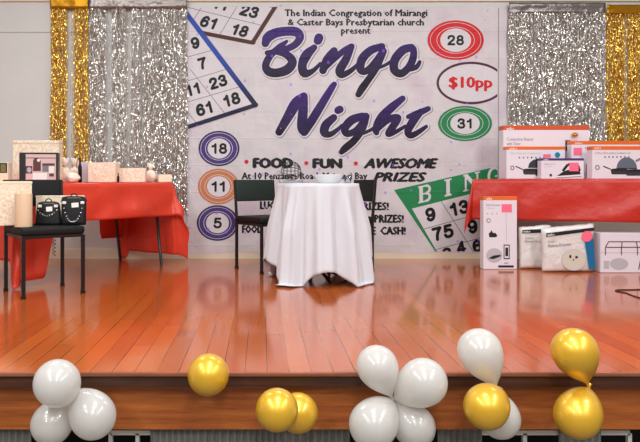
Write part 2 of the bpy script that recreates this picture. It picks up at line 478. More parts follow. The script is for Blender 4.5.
# rounded board edge of the stage
bm = BX(((XL + XR) / 2, YF + .014, -.038), (XR - XL, .075, .044), .003, 2)
struct('trim_1', bm, M['nosing'])
struct('trim_2', BX(((XL + XR) / 2, YF + .045, -.1545), (XR - XL, .03, .19)), M['fascia'])
struct('wall_back', BX(((XL + XR) / 2, YW + .06, .9), (XR - XL, .12, 5.2)), M['wall'])
struct('wall_left', BX((XL - .05, (YF + YW) / 2, .9), (.1, YW - YF + .2, 5.2)), M['wall'])
struct('wall_right', BX((XR + .05, (YF + YW) / 2, .9), (.1, YW - YF + .2, 5.2)), M['wall'])
bm = BX(((XL + XR) / 2, YW - .009, .043), (XR - XL, .018, .086)); box(bm, ((XL + XR) / 2, YW - .006, .09), (XR - XL, .012, .008))
struct('baseboard_back', bm, M['trim'])
# picture rail across the upper wall
struct('trim_3', BX(((XL + XR) / 2, YW - .004, P(0, 32, YW).z), (XR - XL, .008, .012), .002, 1), M['lilac_side'])
struct('trim_4', BX(((XL + XR) / 2, YW - .012, P(0, 1, YW).z + .03), (XR - XL, .024, .075), .004, 1), M['trim'])
struct('floor_hall', BX(((XL + XR) / 2, -1.5, -.87), (XR - XL, 8.6, .04)), M['hall'])
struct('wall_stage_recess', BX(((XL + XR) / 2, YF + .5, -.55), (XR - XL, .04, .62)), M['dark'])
# white rails of the opening under the stage
bm = bmesh.new()
for a, b in ((108, 190), (476, 636)):
    A, B = P(a, 434, 2.80), P(b, 434, 2.80); box(bm, ((A.x + B.x) / 2, 2.855, A.z - .012), (B.x - A.x, .02, .02))
    n = 3
    for k in range(n + 1):
        box(bm, (A.x + (B.x - A.x) * k / n, 2.855, A.z - .29), (.016, .02, .55))
struct('trim_5', bm, M['white_rail'])

# pleated skirts under the stage
def skirt(px0, px1, label):
    a, b = P(px0, 433, 2.82).x, P(px1, 433, 2.82).x; bm = bmesh.new(); n = int((b - a) / .004); rows = []
    for j, z in enumerate((-.235, -.25, -.3, -.5, -.848)):
        row = []
        for i in range(n + 1):
            x = a + (b - a) * i / n; ph = x / .028 * 2 * PI + 1.6 * math.sin(x * 17)
            row.append(bm.verts.new((x, 2.826 + .007 * math.sin(ph) * (1 if j else .5), z)))
        rows.append(row)
    for A, B in zip(rows[:-1], rows[1:]):
        for i in range(n): bm.faces.new((A[i], A[i + 1], B[i + 1], B[i])).smooth = True
    o = obj('stage_skirt', bm, M['skirt']); tag(o, label, 'curtain')
    md = o.modifiers.new('s', 'SOLIDIFY'); md.thickness = .0015
skirt(-60, 31, 'pleated grey skirt under the stage edge at the far left')
skirt(150, 350, 'pleated grey skirt under the stage below the three single gold balloons')
skirt(438, 482, 'short pleated grey skirt under the stage right of the four white balloons')
skirt(560, 602, 'short pleated grey skirt under the stage below the gold balloon pair')

# ------------------------------------------------------------------ banner
YB = 6.65
bw0, bw1, bh0, bh1 = 186.5, 507, 5.5, 253
ban = thing('banner', 'large white shiny Bingo Night banner hung on the back wall', 'banner', (0, YB, 0))
bm = bmesh.new(); nx, nz = 64, 50; g = []
def banner_w(px, py):
    x, z = (px - CX) * YB / F, CH - (py - CY) * YB / F
    return x, z
for side in (0, 1):
    gg = []
    for j in range(nz + 1):
        row = []
        for i in range(nx + 1):
            fx, fz = i / nx, j / nz
            px = bw0 + (bw1 - bw0) * fx; py = bh0 + (bh1 - bh0) * fz
            if i == 0: px += .8 * math.sin(j * .6)
            if i == nx: px += .9 * math.sin(j * .5 + 1)
            if j == nz: py += .8 * math.sin(i * .45)
            if j == 0: py += 1.2 * math.sin(i * .16 + 1.) + fx * .6
            x, z = banner_w(px, py); row.append(bm.verts.new((x, .002 * side, z)))
        gg.append(row)
    g.append(gg)
for side in (0, 1):
    for j in range(nz):
        for i in range(nx):
            q = (g[side][j][i], g[side][j][i + 1], g[side][j + 1][i + 1], g[side][j + 1][i])
            bm.faces.new(q[::-1] if side == 0 else q)
for j in range(nz):
    for i in (0, nx): bm.faces.new((g[0][j][i], g[1][j][i], g[1][j + 1][i], g[0][j + 1][i]))
for i in range(nx):
    for j in (0, nz): bm.faces.new((g[0][j][i], g[1][j][i], g[1][j][i + 1], g[0][j][i + 1]))
bmesh.ops.recalc_face_normals(bm, faces=bm.faces)
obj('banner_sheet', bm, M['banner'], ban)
def bart(name, base=.001):
    # drawing units are the photograph's pixels on the banner plane
    return Art((-CX * YB / F, 0, CH + CY * YB / F), YB / F, YB / F, name, ban, (bw0 + .8, bh0 + 1.4, bw1 - 1, bh1 - 1.), .0004, base)

def card(name, corner, dx, dy, bw, key, grid, cells, hide=()):
    pass
# brown-edged card, upper left
a = bart('bingo_card')
a.poly([(186, 5), (277, 3), (252, 43), (204, 33), (186, 28)], 'b_white', 0)
a.line((279.5, 0), (253, 42), 4.2, 'b_brown', 2); a.line((254, 43), (190, 30.5), 4.0, 'b_brown', 2); a.ell(253, 42.2, 2.6, 2.6, 'b_brown', 2)
for p, q in (((186, 7), (262, 25.5)), ((219, 36), (241, 0)), ((221, -1), (273, 7.5)), ((186, 32), (201, 8))): a.line(p, q, .6, 'b_grey', 1)
for s_, x, y, w, h in (('11', 221, 4, 15, 12), ('23', 249.5, 11.3, 22, 12), ('61', 209, 22.5, 20, 12), ('18', 240, 30.4, 21, 12), ('0', 194, 1, 9, 11)):
    a.digits(s_, x, y, h, 'b_black', 3, math.radians(13), .2)
a.done()
# blue-edged card below it
a = bart('bingo_card', .0035)
a.poly([(186, 13), (255, 104), (186, 127)], 'b_white', 0)
a.line((186, 13), (255.5, 105), 5.0, 'b_blue', 2); a.line((257, 104.6), (186, 127.6), 4.2, 'b_blue', 2); a.ell(255.6, 104.8, 2.5, 2.5, 'b_blue', 2)
for p, q in (((186, 57.5), (213, 50)), ((186, 81.5), (229, 68.5)), ((186, 102.5), (241, 86.5)), ((190, 69), (226, 115)), ((186, 110), (198, 125))): a.line(p, q, .6, 'b_grey', 1)
for s_, x, y, w, h in (('9', 195.3, 43, 10, 12), ('7', 202.5, 63.5, 10, 12), ('11', 193, 89.5, 14, 12), ('23', 218, 82, 21, 12), ('61', 204.5, 108.7, 19, 12.5), ('18', 231.5, 99.6, 20, 12.5)):
    a.digits(s_, x, y, h, 'b_black', 3, math.radians(-17), .05)
a.done()
# green card, lower right
a = bart('bingo_card'); a.clip = (bw0, 150, 497.5, 251.5)
a.poly([(394, 190), (497, 166.5), (520, 220), (520, 260), (441, 260)], 'b_green', 0)
a.poly([(412, 208.6), (520, 181.5), (520, 262), (443, 262)], 'b_white', 1)
for p, q in (((441, 201), (476, 256)), ((471, 194), (505, 246)), ((422, 229.5), (500, 208)), ((434, 250), (500, 233))): a.line(p, q, .7, 'b_grey', 2)
for s_, x, y, w, h in (('9', 430.5, 214.5, 12, 14), ('13', 459, 208, 20, 14), ('75', 442.8, 232.5, 20, 14), ('9', 472.5, 226.5, 12, 14), ('4', 461, 247.5, 12, 13), ('6', 477, 246, 11, 13), ('2', 447, 254, 11, 13)):
    a.digits(s_, x, y, h, 'b_black', 3, math.radians(-14), .05)
def serif(ch, cx, cy, rot, w=11, h=15):
    c, t = math.cos(rot), math.sin(rot)
    def T(x, y): return (cx + (x + -.22 * y) * c - y * t, cy + (x - .22 * y) * t + y * c)
    def ln(x0, y0, x1, y1, th): a.line(T(x0, y0), T(x1, y1), th, 'b_white', 2)
    hh, ww = h / 2, w / 2
    if ch == 'I':
        ln(0, -hh, 0, hh, 3.6); ln(-3.6, -hh, 3.6, -hh, 1.6); ln(-3.6, hh, 3.6, hh, 1.6)
    elif ch == 'N':
        ln(-ww, -hh, -ww, hh, 1.8); ln(ww, -hh, ww, hh, 1.8); ln(-ww, -hh, ww, hh, 3.8)
        for sx, sy in ((-1, -1), (-1, 1), (1, -1)): ln(sx * ww - 2.6, sy * hh, sx * ww + 2.6, sy * hh, 1.4)
    elif ch == 'B':
        ln(-ww + 1.5, -hh, -ww + 1.5, hh, 3.6); ln(-ww - 1.5, -hh, 1, -hh, 1.6); ln(-ww, 0, 1, 0, 1.5); ln(-ww - 1.5, hh, 1, hh, 1.6)
        for (y0, r) in ((-hh / 2, hh / 2), (hh / 2, hh / 2)):
            pts = [(1 + r * 1.05 * math.sin(k * PI / 8), y0 - r * math.cos(k * PI / 8)) for k in range(9)]
            for p, q in zip(pts[:-1], pts[1:]): ln(p[0], p[1], q[0], q[1], 2.6)
    elif ch == 'G':
        pts = [(ww * math.cos(math.radians(d)), hh * math.sin(math.radians(d))) for d in range(-40, -330, -20)]
        for p, q in zip(pts[:-1], pts[1:]): ln(p[0], p[1], q[0], q[1], 2.6)
        ln(1, 1, ww + 1.5, 1, 1.4); ln(ww - .6, 1, ww - .6, hh - 1, 2.6)
serif('B', 425, 193.5, math.radians(-13)); serif('I', 448, 187.5, math.radians(-13)); serif('N', 471.5, 181.5, math.radians(-13), 12); serif('G', 494, 175.5, math.radians(-13), 11)
a.done()

# numbered ovals
def oval(cx, cy, rx, ry, key, num, ir=(.56, .58), tw=18, th=11):
    a = bart('numbered_oval'); a.ell(cx, cy, rx, ry, key, 0, 56)
    a.ring(cx, cy, rx * .91, ry * .91, .45, 'b_white', 1); a.ring(cx, cy, rx * .68, ry * .68, .5, 'b_white', 1)
    a.ring(cx, cy, rx + .2, ry + .2, .8, 'b_black' if key == 'b_purple' else key, 2)
    a.ell(cx, cy, rx * ir[0], ry * ir[1], 'b_white', 2, 48)
    a.digits(num, cx, cy, th, 'b_black', 3, 0, 0, 1.08, 1.6); a.done()
oval(219, 148.5, 20.3, 17.4, 'b_purple', '18', tw=16.5)
oval(218.5, 186.5, 20.5, 17.6, 'b_orange', '11', tw=14)
oval(217.5, 223, 20.5, 17.6, 'b_purple', '5', tw=8.5)
oval(455.6, 40.2, 28, 19.6, 'b_red', '28', (.55, .6), 18, 10.5)
oval(465, 123.5, 26.8, 17.4, 'b_green', '31', (.55, .6), 17, 10.5)
a = bart('price_oval'); a.clip = (bw0, 50, 497.3, 120)
a.ring(471, 83, 34.5, 21.3, 2.4, 'b_maroon', 1, 64); a.ell(471, 83, 32.2, 19.2, 'b_white', 0, 56); a.text('$10pp', 448.6, 76.5, 492.5, 91.5, 'b_red', 2, .05); a.done()
# wording
def word(*args):
    a = bart('lettering')
    a.text(*args); a.done()
word('The Indian Congregation of Mairangi', 284.5, 9.2, 427.5, 18.6, 'b_black', 1, .045)
word('& Caster Bays Presbytarian church', 287.5, 18.6, 424, 27.8, 'b_black', 1, .045)
word('present', 341, 28.2, 370.5, 36.2, 'b_black', 1, .045)
word('FOOD', 252.5, 157.6, 293.5, 168.6, 'b_black', 1, .12)
word('FUN', 312.3, 158.2, 342.5, 168.8, 'b_black', 1, .12)
word('AWESOME', 363.2, 158, 438.5, 168.8, 'b_black', 1, .10, .3)
word('PRIZES', 373, 172, 427, 182, 'b_black', 1, .10, .3)
for x, y in ((246.5, 161.8), (306.3, 163.2), (355.8, 163.5)):
    a = bart('bullet_dot'); a.ell(x, y, 2.1, 2.1, 'b_red', 1, 16); a.done()
word('At 10 Penzance Road, Mairangi Bay', 241.5, 172.3, 367.5, 181.5, 'b_black', 1, .045)
word('LUCKY', 259.8, 201, 286, 209.4, 'b_black', 1, .08); word('PRIZES!', 358, 202, 389, 210.5, 'b_black', 1, .08)
word('PRIZES!', 374, 214.5, 404, 223, 'b_black', 1, .08)
word('FOOD', 241.8, 225, 263, 233.4, 'b_black', 1, .08); word('AWARDS', 267, 225, 303, 233.4, 'b_black', 1, .08); word('LARGE', 349, 226.5, 376, 235, 'b_black', 1, .08); word('CASH!', 380, 226.5, 406, 235, 'b_black', 1, .08)
a = bart('seam_line'); a.line((498.6, 8), (498.2, 181), .9, 'b_shadow', 1); a.done()
# brush lettering, stroke points: x, y, half width
k = 110 / 640
BIN = [((60, 195, 20), (75, 160, 27), (120, 134, 26), (185, 124, 25), (240, 128, 26), (262, 158, 22), (235, 200, 19), (180, 228, 17), (110, 245, 15), (72, 250, 14)),
       ((185, 182, 7), (150, 210, 16), (110, 240, 14)),
       ((105, 240, 12), (180, 258, 20), (218, 300, 24), (190, 345, 26), (130, 366, 24), (80, 358, 24), (62, 322, 20), (85, 272, 18), (120, 246, 10)),
       ((372, 162, 24), (366, 178, 23)),
       ((345, 218, 16), (300, 262, 27), (275, 320, 24), (288, 368, 24), (335, 355, 13), (380, 312, 8)),
       ((460, 238, 20), (420, 290, 24), (395, 352, 20)), ((395, 352, 12), (460, 285, 16), (520, 235, 16), (562, 212, 16)),
       ((562, 212, 16), (530, 285, 22), (493, 350, 24), (505, 378, 18), (555, 355, 13), (600, 315, 9), (630, 285, 7))]
GO = [((215, 212, 18), (150, 235, 22), (100, 285, 24), (90, 345, 22), (125, 355, 18), (180, 300, 19), (222, 240, 20)),
      ((222, 240, 20), (185, 330, 19), (140, 400, 18), (100, 455, 20), (78, 492, 16)),
      ((175, 345, 7), (235, 320, 8), (290, 285, 8)),
      ((385, 218, 20), (335, 235, 24), (290, 290, 24), (287, 348, 23), (325, 370, 21), (370, 335, 20), (396, 280, 20), (398, 232, 18), (385, 218, 20)),
      ((372, 345, 14), (415, 332, 13), (434, 302, 9))]
NI = [((82, 332, 20), (130, 250, 26), (180, 165, 30), (222, 130, 24)), ((225, 125, 22), (222, 200, 26), (215, 300, 27), (228, 332, 22)),
      ((228, 332, 22), (275, 260, 24), (330, 170, 22), (385, 80, 18), (403, 54, 14)),
      ((425, 206, 20), (436, 200, 20)),
      ((400, 248, 19), (355, 290, 24), (345, 335, 23), (380, 345, 15), (425, 315, 10), (447, 292, 7)),
      ((568, 240, 20), (505, 262, 24), (465, 308, 22), (478, 342, 18), (530, 322, 17), (578, 268, 20)),
      ((588, 240, 19), (568, 310, 19), (520, 380, 19), (468, 425, 20), (445, 448, 14)),
      ((560, 345, 7), (605, 325, 8), (648, 300, 8))]
HT = [((335, 137, 16), (270, 190, 23), (210, 250, 24), (182, 312, 22), (183, 336, 14)),
      ((190, 315, 14), (250, 260, 19), (308, 250, 19), (275, 305, 20), (253, 342, 18), (292, 332, 11), (350, 298, 8)),
      ((368, 243, 12), (420, 225, 18), (484, 196, 14)), ((440, 215, 18), (400, 262, 23), (366, 325, 20), (383, 352, 17), (430, 330, 13), (472, 300, 9))]
for strokes, key in (((('B', BIN, (255, 10)), ('G', GO, (345, 10))), 'b_bingo'), ((('N', NI, (265, 75)), ('H', HT, (345, 75))), 'b_night')):
    a = bart('large_lettering')
    for _, st, off in strokes:
        for s_ in st:
            T = (lambda x, y, o_=off: (o_[0] + x * k, o_[1] + y * k), k); T2_ = (lambda x, y, o_=off: (o_[0] + .5 + x * k, o_[1] + .6 + y * k), k)
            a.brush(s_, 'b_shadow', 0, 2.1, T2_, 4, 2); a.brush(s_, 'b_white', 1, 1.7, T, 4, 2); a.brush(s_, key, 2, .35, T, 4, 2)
    a.done()

# ------------------------------------------------------------------ foil fringe curtains
def fringe(px0, px1, header_y, zbot, mk, mh, dens, gaps, label, seed):
    r = random.Random(seed); Y = 6.625
    x0, x1 = (px0 - CX) * Y / F, (px1 - CX) * Y / F; ztop = CH - (header_y[0] - CY) * Y / F; zh = CH - (header_y[1] - CY) * Y / F
    t = thing('foil_fringe_curtain', label, 'curtain', ((x0 + x1) / 2, Y, zh), 0, 'shiny fringe curtains on the back wall')
    cx = (x0 + x1) / 2
    bm = bmesh.new(); n = 30; rows = []
    for j in range(6):
        row = []
        for i in range(n + 1):
            x = x0 - cx + (x1 - x0) * i / n; z = (zh - zh) + (ztop - zh) * j / 5
            y = .006 * noise.noise(Vector((x * 9, z * 30, seed))) + (.004 * math.sin(z * 60) if j else 0)
            row.append(bm.verts.new((x, y - .012, z + .004 * noise.noise(Vector((x * 12, j, seed + 5))))))
        rows.append(row)
    for A, B in zip(rows[:-1], rows[1:]):
        for i in range(n): bm.faces.new((A[i], A[i + 1], B[i + 1], B[i])).smooth = True
    h = obj('header_band', bm, M[mh], t); md = h.modifiers.new('s', 'SOLIDIFY'); md.thickness = .002
    bm = bmesh.new(); x = x0; V = bm.verts.new
    while x < x1:
        x += dens * .72 * r.uniform(.5, 1.5)
        px = x * F / Y + CX; skip = False
        for (g0, g1, pr) in gaps:
            if g0 <= px <= g1 and r.random() < pr: skip = True
        if skip: continue
        w = r.uniform(.0022, .0042); z = zh + .004; y = r.uniform(-.014, .012); xx = x - cx; ph = r.uniform(0, 6.28); zb = zbot + r.uniform(-.04, .04)
        sw = r.uniform(.3, 1.2); prev = None; tw = r.uniform(0, PI)
        while z > zb - zh + zh and z > zb:
            tw += r.uniform(-1.1, 1.1); tilt = r.uniform(-.8, .8)
            ox = xx + .010 * sw * math.sin(z * 3.1 + ph) * min(1, (zh - z) * 1.2 + .05) + r.uniform(-.002, .002)
            oy = y + r.uniform(-.004, .004)
            c, s_ = math.cos(tw), math.sin(tw)
            cur = (V((ox - w * c, oy - w * s_ * .8, z - zh)), V((ox + w * c, oy + w * s_ * .8, z - zh + tilt * .004)))
            if prev: bm.faces.new((prev[0], prev[1], cur[1], cur[0]))
            prev = cur; z -= r.uniform(.007, .014)
    o = obj('fringe', bm, M[mk], t); tag(o, kind='stuff')
    return t
fringe(50.5, 88, (-8, 9), .62, 'gold', 'gold_head', .0034, [(67, 74, .93), (74, 77, .4), (84, 88, .3)], 'gold foil fringe curtain hanging left of the long silver one', 11)
fringe(88.5, 187, (-8, 9), .46, 'silver', 'silver_head', .0038, [(106, 112, .93), (126, 131, .85), (140, 143, .5), (156, 158, .5), (172, 174, .4)], 'silver foil fringe curtain hanging left of the banner', 12)
fringe(508.5, 605, (3, 13), .62, 'silver', 'silver_head', .0034, [(532, 536, .5), (560, 562, .4), (602, 605, .4)], 'silver foil fringe curtain hanging right of the banner', 13)
fringe(606.5, 668, (5, 14), .62, 'gold', 'gold_head', .0034, [(624, 628, .65), (640, 644, .5)], 'gold foil fringe curtain right of the silver one at the right edge', 14)

# ------------------------------------------------------------------ chairs
def make_chair(label, back_mat):
    t = thing('stacking_chair', label, 'chair', group='black vinyl chairs on the stage')
    obj('seat', BX((0, 0, .432), (.425, .425, .055), .022, 4), M['black_fabric'], t, True)
    bm = bmesh.new()
    for y in (-.195, .195): box(bm, (0, y, .396), (.39, .02, .022), .003, 1)
    for x in (-.195, .195): box(bm, (x, 0, .396), (.02, .39, .022), .003, 1)
    obj('seat_frame', bm, M['black_metal'], t)
    for sx in (-1, 1):
        for sy in (-1, 1):
            bm = bmesh.new()
            if sy < 0: box(bm, (sx * .2, -.2, .202), (.024, .024, .404), .004, 1)
            else:
                box(bm, (sx * .2, .2, .225), (.024, .024, .45), .004, 1); box(bm, (sx * .2, .216, .605), (.022, .022, .335), .004, 1, rx=-.09)
            lg = obj('leg', bm, M['black_metal'], t)
            obj('foot_cap', BX((sx * .2, sy * .2, .009), (.03, .03, .018), .004, 1), M['black_fabric'], lg)
    obj('backrest', BX((0, .222, .678), (.385, .03, .19), .012, 3, rx=-.09), M[back_mat], t, True)
    return t
ch = make_chair('black chair with gift boxes and two handbags on its seat, front left', 'black_fabric')
ch.location = (-1.50, 4.68, 0); ch.rotation_euler = (0, 0, math.radians(36))
c2 = make_chair('empty chair with dark green backrest left of the white round table', 'green_fabric')
c2.location = (.056, 5.87, 0); c2.rotation_euler = (0, 0, math.radians(33))
copy_thing(ch, (.685, 5.90, 0), math.radians(-72.5), 'empty black chair half hidden behind the right of the white round table')

# ------------------------------------------------------------------ draped cloths
def sst(x): x = max(0., min(1., x)); return x * x * (3 - 2 * x)
def drape_rect(name, label, m, loc, rz, hx, hy, ztop, ext, seed, flare=.07, amp=.016, corner=.35, seg=.022, cat='tablecloth', folds=16., long_near=False, swag=0.):
    """a rectangular sheet lying on a table hx by hy; ext = overhang (x-, x+, y-, y+)"""
    bm = bmesh.new(); xs0, xs1, ys0, ys1 = -hx - ext[0], hx + ext[1], -hy - ext[2], hy + ext[3]
    nx = int((xs1 - xs0) / seg); ny = int((ys1 - ys0) / seg); G = []
    for j in range(ny + 1):
        row = []
        for i in range(nx + 1):
            a = xs0 + (xs1 - xs0) * i / nx; b = ys0 + (ys1 - ys0) * j / ny
            if long_near and b < -hy: b = -hy + (b + hy) * (1 + 1.35 * sst((-.46 - a) / .14))
            if long_near and b > hy: b = hy + (b - hy) * (1 + 3.4 * sst((a - .50) / .06))
            qa, qb = max(-hx, min(hx, a)), max(-hy, min(hy, b)); dx, dy = a - qa, b - qb; d = math.hypot(dx, dy)
            nz_ = noise.noise(Vector((a * 3, b * 3, seed)))
            if d < 1e-6:
                row.append(bm.verts.new((a, b, ztop + .0015 + .0015 * nz_))); continue
            ux, uy = dx / d, dy / d
            edge = 4 * abs(ux * uy)      # 0 on the sides, up to 2 in a corner
            s_ = qa * 1. - qb * 1. + math.atan2(uy, ux) * .16
            g = min(1., d / .22)
            f = math.sin(s_ * folds + 2.2 * noise.noise(Vector((s_ * 2, seed, 0)))) * .6 + .7 * noise.noise(Vector((s_ * 6, d * 1.2, seed + 3)))
            cf = corner * (.25 if long_near and a < 0 else 1.)
            out = .006 + flare * d + amp * g * f + cf * .5 * edge * d * .5
            if uy < -.5 and swag: out += swag * g * (.5 + .5 * math.sin((a * 1.0 + d * 2.2) * 9 + 2.5 * noise.noise(Vector((a * 2, d * 2, seed))))) * (.4 + .6 * abs(noise.noise(Vector((a * 1.7, d * 3, seed + 1)))))
            out = max(out, .004)
            lx = .02 * g * noise.noise(Vector((s_ * 3, d * 3, seed + 9)))
            dz = math.sqrt(max(d * d - out * out, (.35 * d) ** 2)); z = ztop - dz
            if z < .006: out += .5 * (.006 - z); z = .006 + .004 * (1 + f)
            row.append(bm.verts.new((qa + ux * out - uy * lx, qb + uy * out + ux * lx, z)))
        G.append(row)
    for j in range(ny):
        for i in range(nx):
            bm.faces.new((G[j][i], G[j][i + 1], G[j + 1][i + 1], G[j + 1][i])).smooth = True
    ca_, sa_ = math.cos(rz), math.sin(rz)          # the sheet stops against the wall hangings
    for v in bm.verts:
        wy = loc[1] + sa_ * v.co.x + ca_ * v.co.y
        if wy > 6.585: e_ = (wy - 6.585); v.co.x -= sa_ * e_; v.co.y -= ca_ * e_
    o = obj(name, bm, m); o.location = loc; o.rotation_euler = (0, 0, rz); tag(o, label, cat)
    md = o.modifiers.new('s', 'SOLIDIFY'); md.thickness = .0015; md.offset = 1
    return o

def trestle(label, loc, rz, L, W, H, lx, ly, splay=.0):
    t = thing('trestle_table', label, 'table', (loc[0], loc[1], 0), rz)
    obj('tabletop', BX((0, 0, H - .018), (L, W, .036), .006, 2), M['slab'], t)
    for sx in (-1, 1):
        for sy in (-1, 1):
            bm = tube(bmesh.new(), [(sx * (lx - .07), sy * ly, H - .04), (sx * (lx - .05), sy * ly, .38), (sx * lx, sy * ly, .0)], .014, 10)
            obj('leg', bm, M['black_metal'], t)
        bm = tube(bmesh.new(), [(sx * (lx - .055), -ly, .45), (sx * (lx - .055), ly, .45)], .009, 8)
        obj('cross_bar', bm, M['black_metal'], t)
    return t
T1 = dict(c=(-1.55, 5.72), a=math.radians(54), L=1.62, W=.62, H=.745)
T2 = dict(c=(1.9 + .94 * .85 + .342 * .25, 6.12 - .342 * .85 + .94 * .25), a=math.radians(-20), L=1.7, W=.5, H=.774)
trestle('folding table under the red cloth at left, holding wrapped gifts', T1['c'], T1['a'], T1['L'], T1['W'], T1['H'], .72, .27)
trestle('folding table under the red cloth at right, holding orange-topped boxes', T2['c'], T2['a'], T2['L'], T2['W'], T2['H'], .74, .21)
drape_rect('tablecloth', 'red plastic tablecloth on the left table, long tail hanging to the floor', M['red'], (T1['c'][0], T1['c'][1], 0), T1['a'], T1['L'] / 2, T1['W'] / 2, T1['H'] + .001, (.56, .66, .30, .12), 3.3, .05, .014, .45, long_near=True, swag=.035)
drape_rect('tablecloth', 'deep red plastic tablecloth on the right table above the stacked boxes', M['red2'], (T2['c'][0], T2['c'][1], 0), T2['a'], T2['L'] / 2, T2['W'] / 2, T2['H'] + .001, (.34, .3, .36, .02), 8.1, .03, .008, .3, swag=.02)

# round table with white cloth
TC = (.432, 5.22); RT = .30; HT_ = .742
t = thing('round_table', 'small round table hidden under the white cloth at centre stage', 'table', (TC[0], TC[1], 0))
obj('tabletop', lathe(bmesh.new(), [(0, HT_), (RT - .004, HT_), (RT, HT_ - .006), (RT, HT_ - .022), (0, HT_ - .022)], 48), M['slab'], t)
obj('pedestal', lathe(bmesh.new(), [(0, HT_ - .022), (.06, HT_ - .022), (.03, HT_ - .08), (.025, .12), (.04, .06), (0, .06)], 24), M['black_metal'], t, True)
for k_ in range(4):
    an = k_ * PI / 2 + .3
    obj('leg', tube(bmesh.new(), [(.02 * math.cos(an), .02 * math.sin(an), .09), (.14 * math.cos(an), .14 * math.sin(an), .05), (.24 * math.cos(an), .24 * math.sin(an), .014)], .013, 8), M['black_metal'], t)

def drape_round():
    bm = bmesh.new(); n = 240; m = 46; half = .90; rot = math.radians(6); rings = []
    for i in range(m + 1):
        ring = []
        for k_ in range(n):
            th = 2 * PI * k_ / n; c, s_ = math.cos(th - rot), math.sin(th - rot)
            ext = half / max(abs(c), abs(s_)); ext = min(ext, 1.12)
            ext *= 1 - .035 * math.sin(2 * th + 1.3)
            r = ext * (i / m) if i else 0.
            # sample denser beyond the rim
            u = i / m
            r = RT * (u / .3) if u < .3 else RT + (ext - RT) * (u - .3) / .7
            if r <= RT:
                ring.append((r * math.cos(th), r * math.sin(th), HT_ + .002)); continue
            d = r - RT; g = min(1, d / .35)
            w = math.sin(11 * th + 1.4 * math.sin(2 * th + .6) + .5) ; w2 = math.sin(23 * th + 2 * math.sin(th * 3))
            f = (abs(w) ** .7 * (1 if w > 0 else -1)) * .7 + .25 * w2 + .5 * noise.noise(Vector((2 * math.cos(th), 2 * math.sin(th), d * 2)))
            out = .008 + .125 * d + .050 * g * f + .02 * max(0, noise.noise(Vector((3 * math.cos(th), 3 * math.sin(th), 5.5)))) * g
            z = HT_ + .002 - math.sqrt(max(d * d - out * out * .5, .3 * d * d))
            if z < .006:
                ex = .006 - z; out += ex * .30; z = .006 + .012 * (1 + f) * min(1, ex * 8)
            rr = RT + out
            ring.append((rr * math.cos(th), rr * math.sin(th), z))
        rings.append([bm.verts.new(p) for p in ring] if i else [bm.verts.new((0, 0, HT_ + .002))])
    for A, B in zip(rings[:-1], rings[1:]):
        for k_ in range(n):
            q = (k_ + 1) % n
            f = bm.faces.new((A[0], B[k_], B[q]) if len(A) == 1 else (A[k_], B[k_], B[q], A[q])); f.smooth = True
    o = obj('tablecloth', bm, M['white_cloth']); o.location = (TC[0], TC[1], 0)
    md = o.modifiers.new('s', 'SOLIDIFY'); md.thickness = .0015; md.offset = 1
    tag(o, 'white linen tablecloth draped to the floor over the small centre table', 'tablecloth')
drape_round()

ZT = HT_ + .0045
# wire bingo cage
c = P(291, 171, 5.24)
t = thing('bingo_cage', 'small wire bingo ball cage standing on the white tablecloth', 'game', (c.x, 5.24, ZT))
zc = c.z - ZT; rc = .076
bm = bmesh.new()
for k_ in range(9):
    an = PI * k_ / 9
    tube(bm, [(rc * math.cos(q) * 1, rc * math.sin(q) * math.cos(an), zc + rc * math.sin(q) * math.sin(an)) for q in [2 * PI * j / 28 for j in range(28)]], .0016, 5, True)
for xx in (-.055, -.03, 0, .03, .055):
    rr = math.sqrt(rc * rc - xx * xx); tube(bm, [(xx, rr * math.cos(q), zc + rr * math.sin(q)) for q in [2 * PI * j / 28 for j in range(28)]], .0016, 5, True)
obj('wire_cage', bm, M['black_metal'], t)
bm = bmesh.new()
for sx in (-1, 1):
    tube(bm, [(sx * (rc + .008), 0, zc), (sx * (rc + .012), -.03, .004)], .0025, 6); tube(bm, [(sx * (rc + .008), 0, zc), (sx * (rc + .012), .03, .004)], .0025, 6)
for y in (-.03, .03): tube(bm, [(-rc - .012, y, .004), (rc + .012, y, .004)], .0025, 6)
obj('stand', bm, M['grey_metal'], t)
obj('crank_handle', tube(bmesh.new(), [(-rc - .006, 0, zc), (-rc - .03, 0, zc), (-rc - .03, 0, zc - .035), (-rc - .045, 0, zc - .035)], .0025, 6), M['grey_metal'], t)
balls = M['cushion_ink']
for q in range(13):
    an = q * 2 * PI / 7 + .2 if q < 7 else (q - 7) * 2 * PI / 5; rr = .026 if q < 7 else .018; lv = .0 if q < 7 else .0165
    if q == 12: rr = 0; lv = 0
    bm = bmesh.new(); bmesh.ops.create_icosphere(bm, subdivisions=2, radius=.0082, matrix=Matrix.Translation((rr * math.cos(an), rr * math.sin(an), zc - .05 + lv)))
    o = obj('bingo_ball', bm, M['ink'] if q % 3 else M['pink_photo'], None, True); o.location = (c.x, 5.24, ZT)
    tag(o, 'tiny numbered ball lying inside the wire bingo cage', 'ball', 'balls in the bingo cage')
